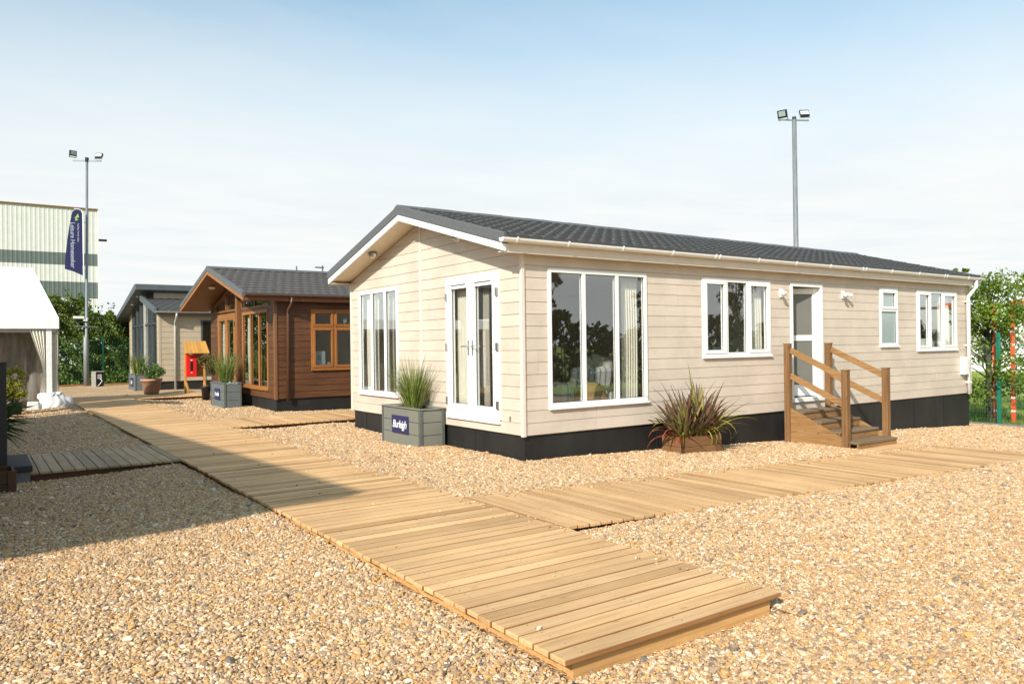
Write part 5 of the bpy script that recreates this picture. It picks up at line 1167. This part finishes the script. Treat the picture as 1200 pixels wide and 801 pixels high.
# trees behind the camera, mirrored in the long wall's windows
for i, (x, y, h, r) in enumerate(((19.8, -25, 6.0, 1.0), (27.6, -25, 5.9, 1.1), (37, -26, 6.2, 1.5), (6, -29, 6, 2.0), (-4, -31, 7, 2.2))):
    tree((x, y, -.1), h, r, ('slender', 'tall', 'round', 'broad', 'old')[i] + ' leafy tree behind the camera mirrored in the windows', n=1300, leaf=.24, mat='far_leaf', group='trees behind the camera', trunk_r=.16, base=.25, clumps=22)
hedge(4, 44, -16, -14.6, -.1, lambda x: 2.3 + .3 * math.sin(x * .7), 16000, .3, 'long dark hedge behind the camera mirrored in the windows', 'far_leaf')

# ------------------------------------------------------------------ warehouse
wh = thing('warehouse', (-15, 75, 0), 'large cream warehouse with two grey green bands beyond the hedge', 'warehouse')
XR = 3.95
def corr(z0, z1, mat, nm='wall'):
    mb = MB(); p = .36; n = int(46 / p); k = 0; vs = []
    for i in range(n):
        x = XR - 46 + i * p + (46 - n * p); vs += [(x, 75.0), (x + p * .55, 75.0), (x + p * .65, 74.982), (x + p * .9, 74.982)]
    vs.append((XR, 75.0))
    for (x, y) in vs: mb.v += [(x, y, z0), (x, y, z1)]
    for i in range(len(vs) - 1): mb.f.append((2 * i, 2 * i + 2, 2 * i + 3, 2 * i + 1))
    return mb.build(nm, mat, wh, norm=False)
corr(-1, 6.4, 'clad_metal'); corr(6.4, 7.96, 'clad_green', 'band'); corr(7.96, 9.52, 'clad_metal'); corr(9.52, 10.68, 'clad_green', 'band'); corr(10.68, 14.9, 'clad_metal')
MB().box(XR - 46, XR + .06, 74.85, 75.2, 14.9, 15.02).build('parapet', 'oak_dark', wh); MB().box(XR - 46, XR, 75.1, 110, 0, 14.8).build('roof', 'clad_metal', wh)
MB().box(XR + .0, XR + .05, 74.9, 75.05, -1, 14.9).build('corner_trim', 'white', wh)
MB().box(XR + .1, XR + .8, 74.9, 75.1, 11.95, 12.15).build('wall_light', 'black_plastic', wh)

# ------------------------------------------------------------------ sky, sun, camera
SUN = Vector((1, .546, -.695)).normalized()          # direction the light travels
elev = math.asin(-SUN.z); az_from = math.atan2(-SUN.y, -SUN.x)
w = bpy.data.worlds.new('World'); sc.world = w; w.use_nodes = True; nt = w.node_tree; nt.nodes.clear()
out = N(nt, 'ShaderNodeOutputWorld'); bg = N(nt, 'ShaderNodeBackground'); sky = N(nt, 'ShaderNodeTexSky'); sky.sky_type = 'NISHITA'; sky.sun_disc = False
sky.sun_elevation = elev; sky.sun_rotation = math.pi / 2 - az_from; sky.air_density = 1.0; sky.dust_density = 1.5; sky.ozone_density = 2.0
tc = N(nt, 'ShaderNodeTexCoord'); sx_ = N(nt, 'ShaderNodeSeparateXYZ'); L(nt, tc.outputs['Generated'], sx_.inputs[0])
zc = N(nt, 'ShaderNodeMath', operation='MAXIMUM'); L(nt, sx_.outputs[2], zc.inputs[0]); zc.inputs[1].default_value = .06
dv = N(nt, 'ShaderNodeVectorMath', operation='DIVIDE'); L(nt, tc.outputs['Generated'], dv.inputs[0]); cb = N(nt, 'ShaderNodeCombineXYZ')
for i in range(3): L(nt, zc.outputs[0], cb.inputs[i])
L(nt, cb.outputs[0], dv.inputs[1])
mp = N(nt, 'ShaderNodeMapping'); mp.inputs['Scale'].default_value = (.55, .8, .0); mp.inputs['Rotation'].default_value = (0, 0, R(35)); L(nt, dv.outputs[0], mp.inputs[0])
nz = N(nt, 'ShaderNodeTexNoise', Scale=1.3, Detail=7.0, Roughness=.58, Distortion=.5); L(nt, mp.outputs[0], nz.inputs['Vector'])
cr = ramp(nt, [(.30, (.45,) * 3), (.70, (.9,) * 3)]); L(nt, nz.outputs[0], cr.inputs[0])
hz = ramp(nt, [(.0, (1, 1, 1)), (.18, (.97,) * 3), (.26, (.78,) * 3), (.34, (.45,) * 3), (.41, (.12,) * 3), (.7, (.05,) * 3)]); L(nt, sx_.outputs[2], hz.inputs[0])
# cover = max(horizon haze, clouds * something)
mc = N(nt, 'ShaderNodeMath', operation='MULTIPLY'); L(nt, cr.outputs[0], mc.inputs[0]); mc.inputs[1].default_value = .36
ic = N(nt, 'ShaderNodeMath', operation='SUBTRACT'); ic.inputs[0].default_value = 1; L(nt, hz.outputs[0], ic.inputs[1])
m2 = N(nt, 'ShaderNodeMath', operation='MULTIPLY'); L(nt, mc.outputs[0], m2.inputs[0]); L(nt, ic.outputs[0], m2.inputs[1])
cov = N(nt, 'ShaderNodeMath', operation='ADD', use_clamp=True); L(nt, m2.outputs[0], cov.inputs[0]); L(nt, hz.outputs[0], cov.inputs[1])
nz2 = N(nt, 'ShaderNodeTexNoise', Scale=1.15, Detail=7.0, Roughness=.55); L(nt, mp.outputs[0], nz2.inputs['Vector'])
cc2 = ramp(nt, [(.34, (8.3, 8.75, 8.95)), (.62, (9.1, 9.25, 9.1))]); L(nt, nz2.outputs[0], cc2.inputs[0])
skb = mix(nt, 1.0, sky.outputs[0], (1.12, 1.95, 1.88), 'MULTIPLY'); mxs = mix(nt, cov.outputs[0], skb, cc2.outputs[0]); L(nt, mxs, bg.inputs[0]); bg.inputs[1].default_value = .085; L(nt, bg.outputs[0], out.inputs[0])
sl_ = bpy.data.lights.new('sun', 'SUN'); sl_.energy = 5.0; sl_.angle = R(1.3); sl_.color = (1, .94, .85); so_ = bpy.data.objects.new('sun', sl_); col.objects.link(so_)
so_.rotation_euler = SUN.to_track_quat('-Z', 'Y').to_euler()

cam = bpy.data.cameras.new('camera'); co_ = bpy.data.objects.new('camera', cam); col.objects.link(co_); sc.camera = co_
fwd = Vector((math.cos(PITCH) * math.cos(YAW), math.cos(PITCH) * math.sin(YAW), math.sin(PITCH))); rgt = Vector((math.sin(YAW), -math.cos(YAW), 0)); up = rgt.cross(fwd)
r2 = rgt * math.cos(ROLL) + up * math.sin(ROLL); u2 = -rgt * math.sin(ROLL) + up * math.cos(ROLL)
co_.matrix_world = Matrix(((r2.x, u2.x, -fwd.x, CAM[0]), (r2.y, u2.y, -fwd.y, CAM[1]), (r2.z, u2.z, -fwd.z, CAM[2]), (0, 0, 0, 1)))
cam.sensor_fit = 'HORIZONTAL'; cam.sensor_width = 36; cam.lens = 36 * F / 1200; cam.clip_start = .05; cam.clip_end = 3000
vs = sc.view_settings; vs.view_transform = 'Standard'; vs.look = 'None'; vs.gamma = 1; vs.use_curve_mapping = False; vs.exposure = .32
sc.cycles.max_bounces = 8; sc.cycles.transparent_max_bounces = 16
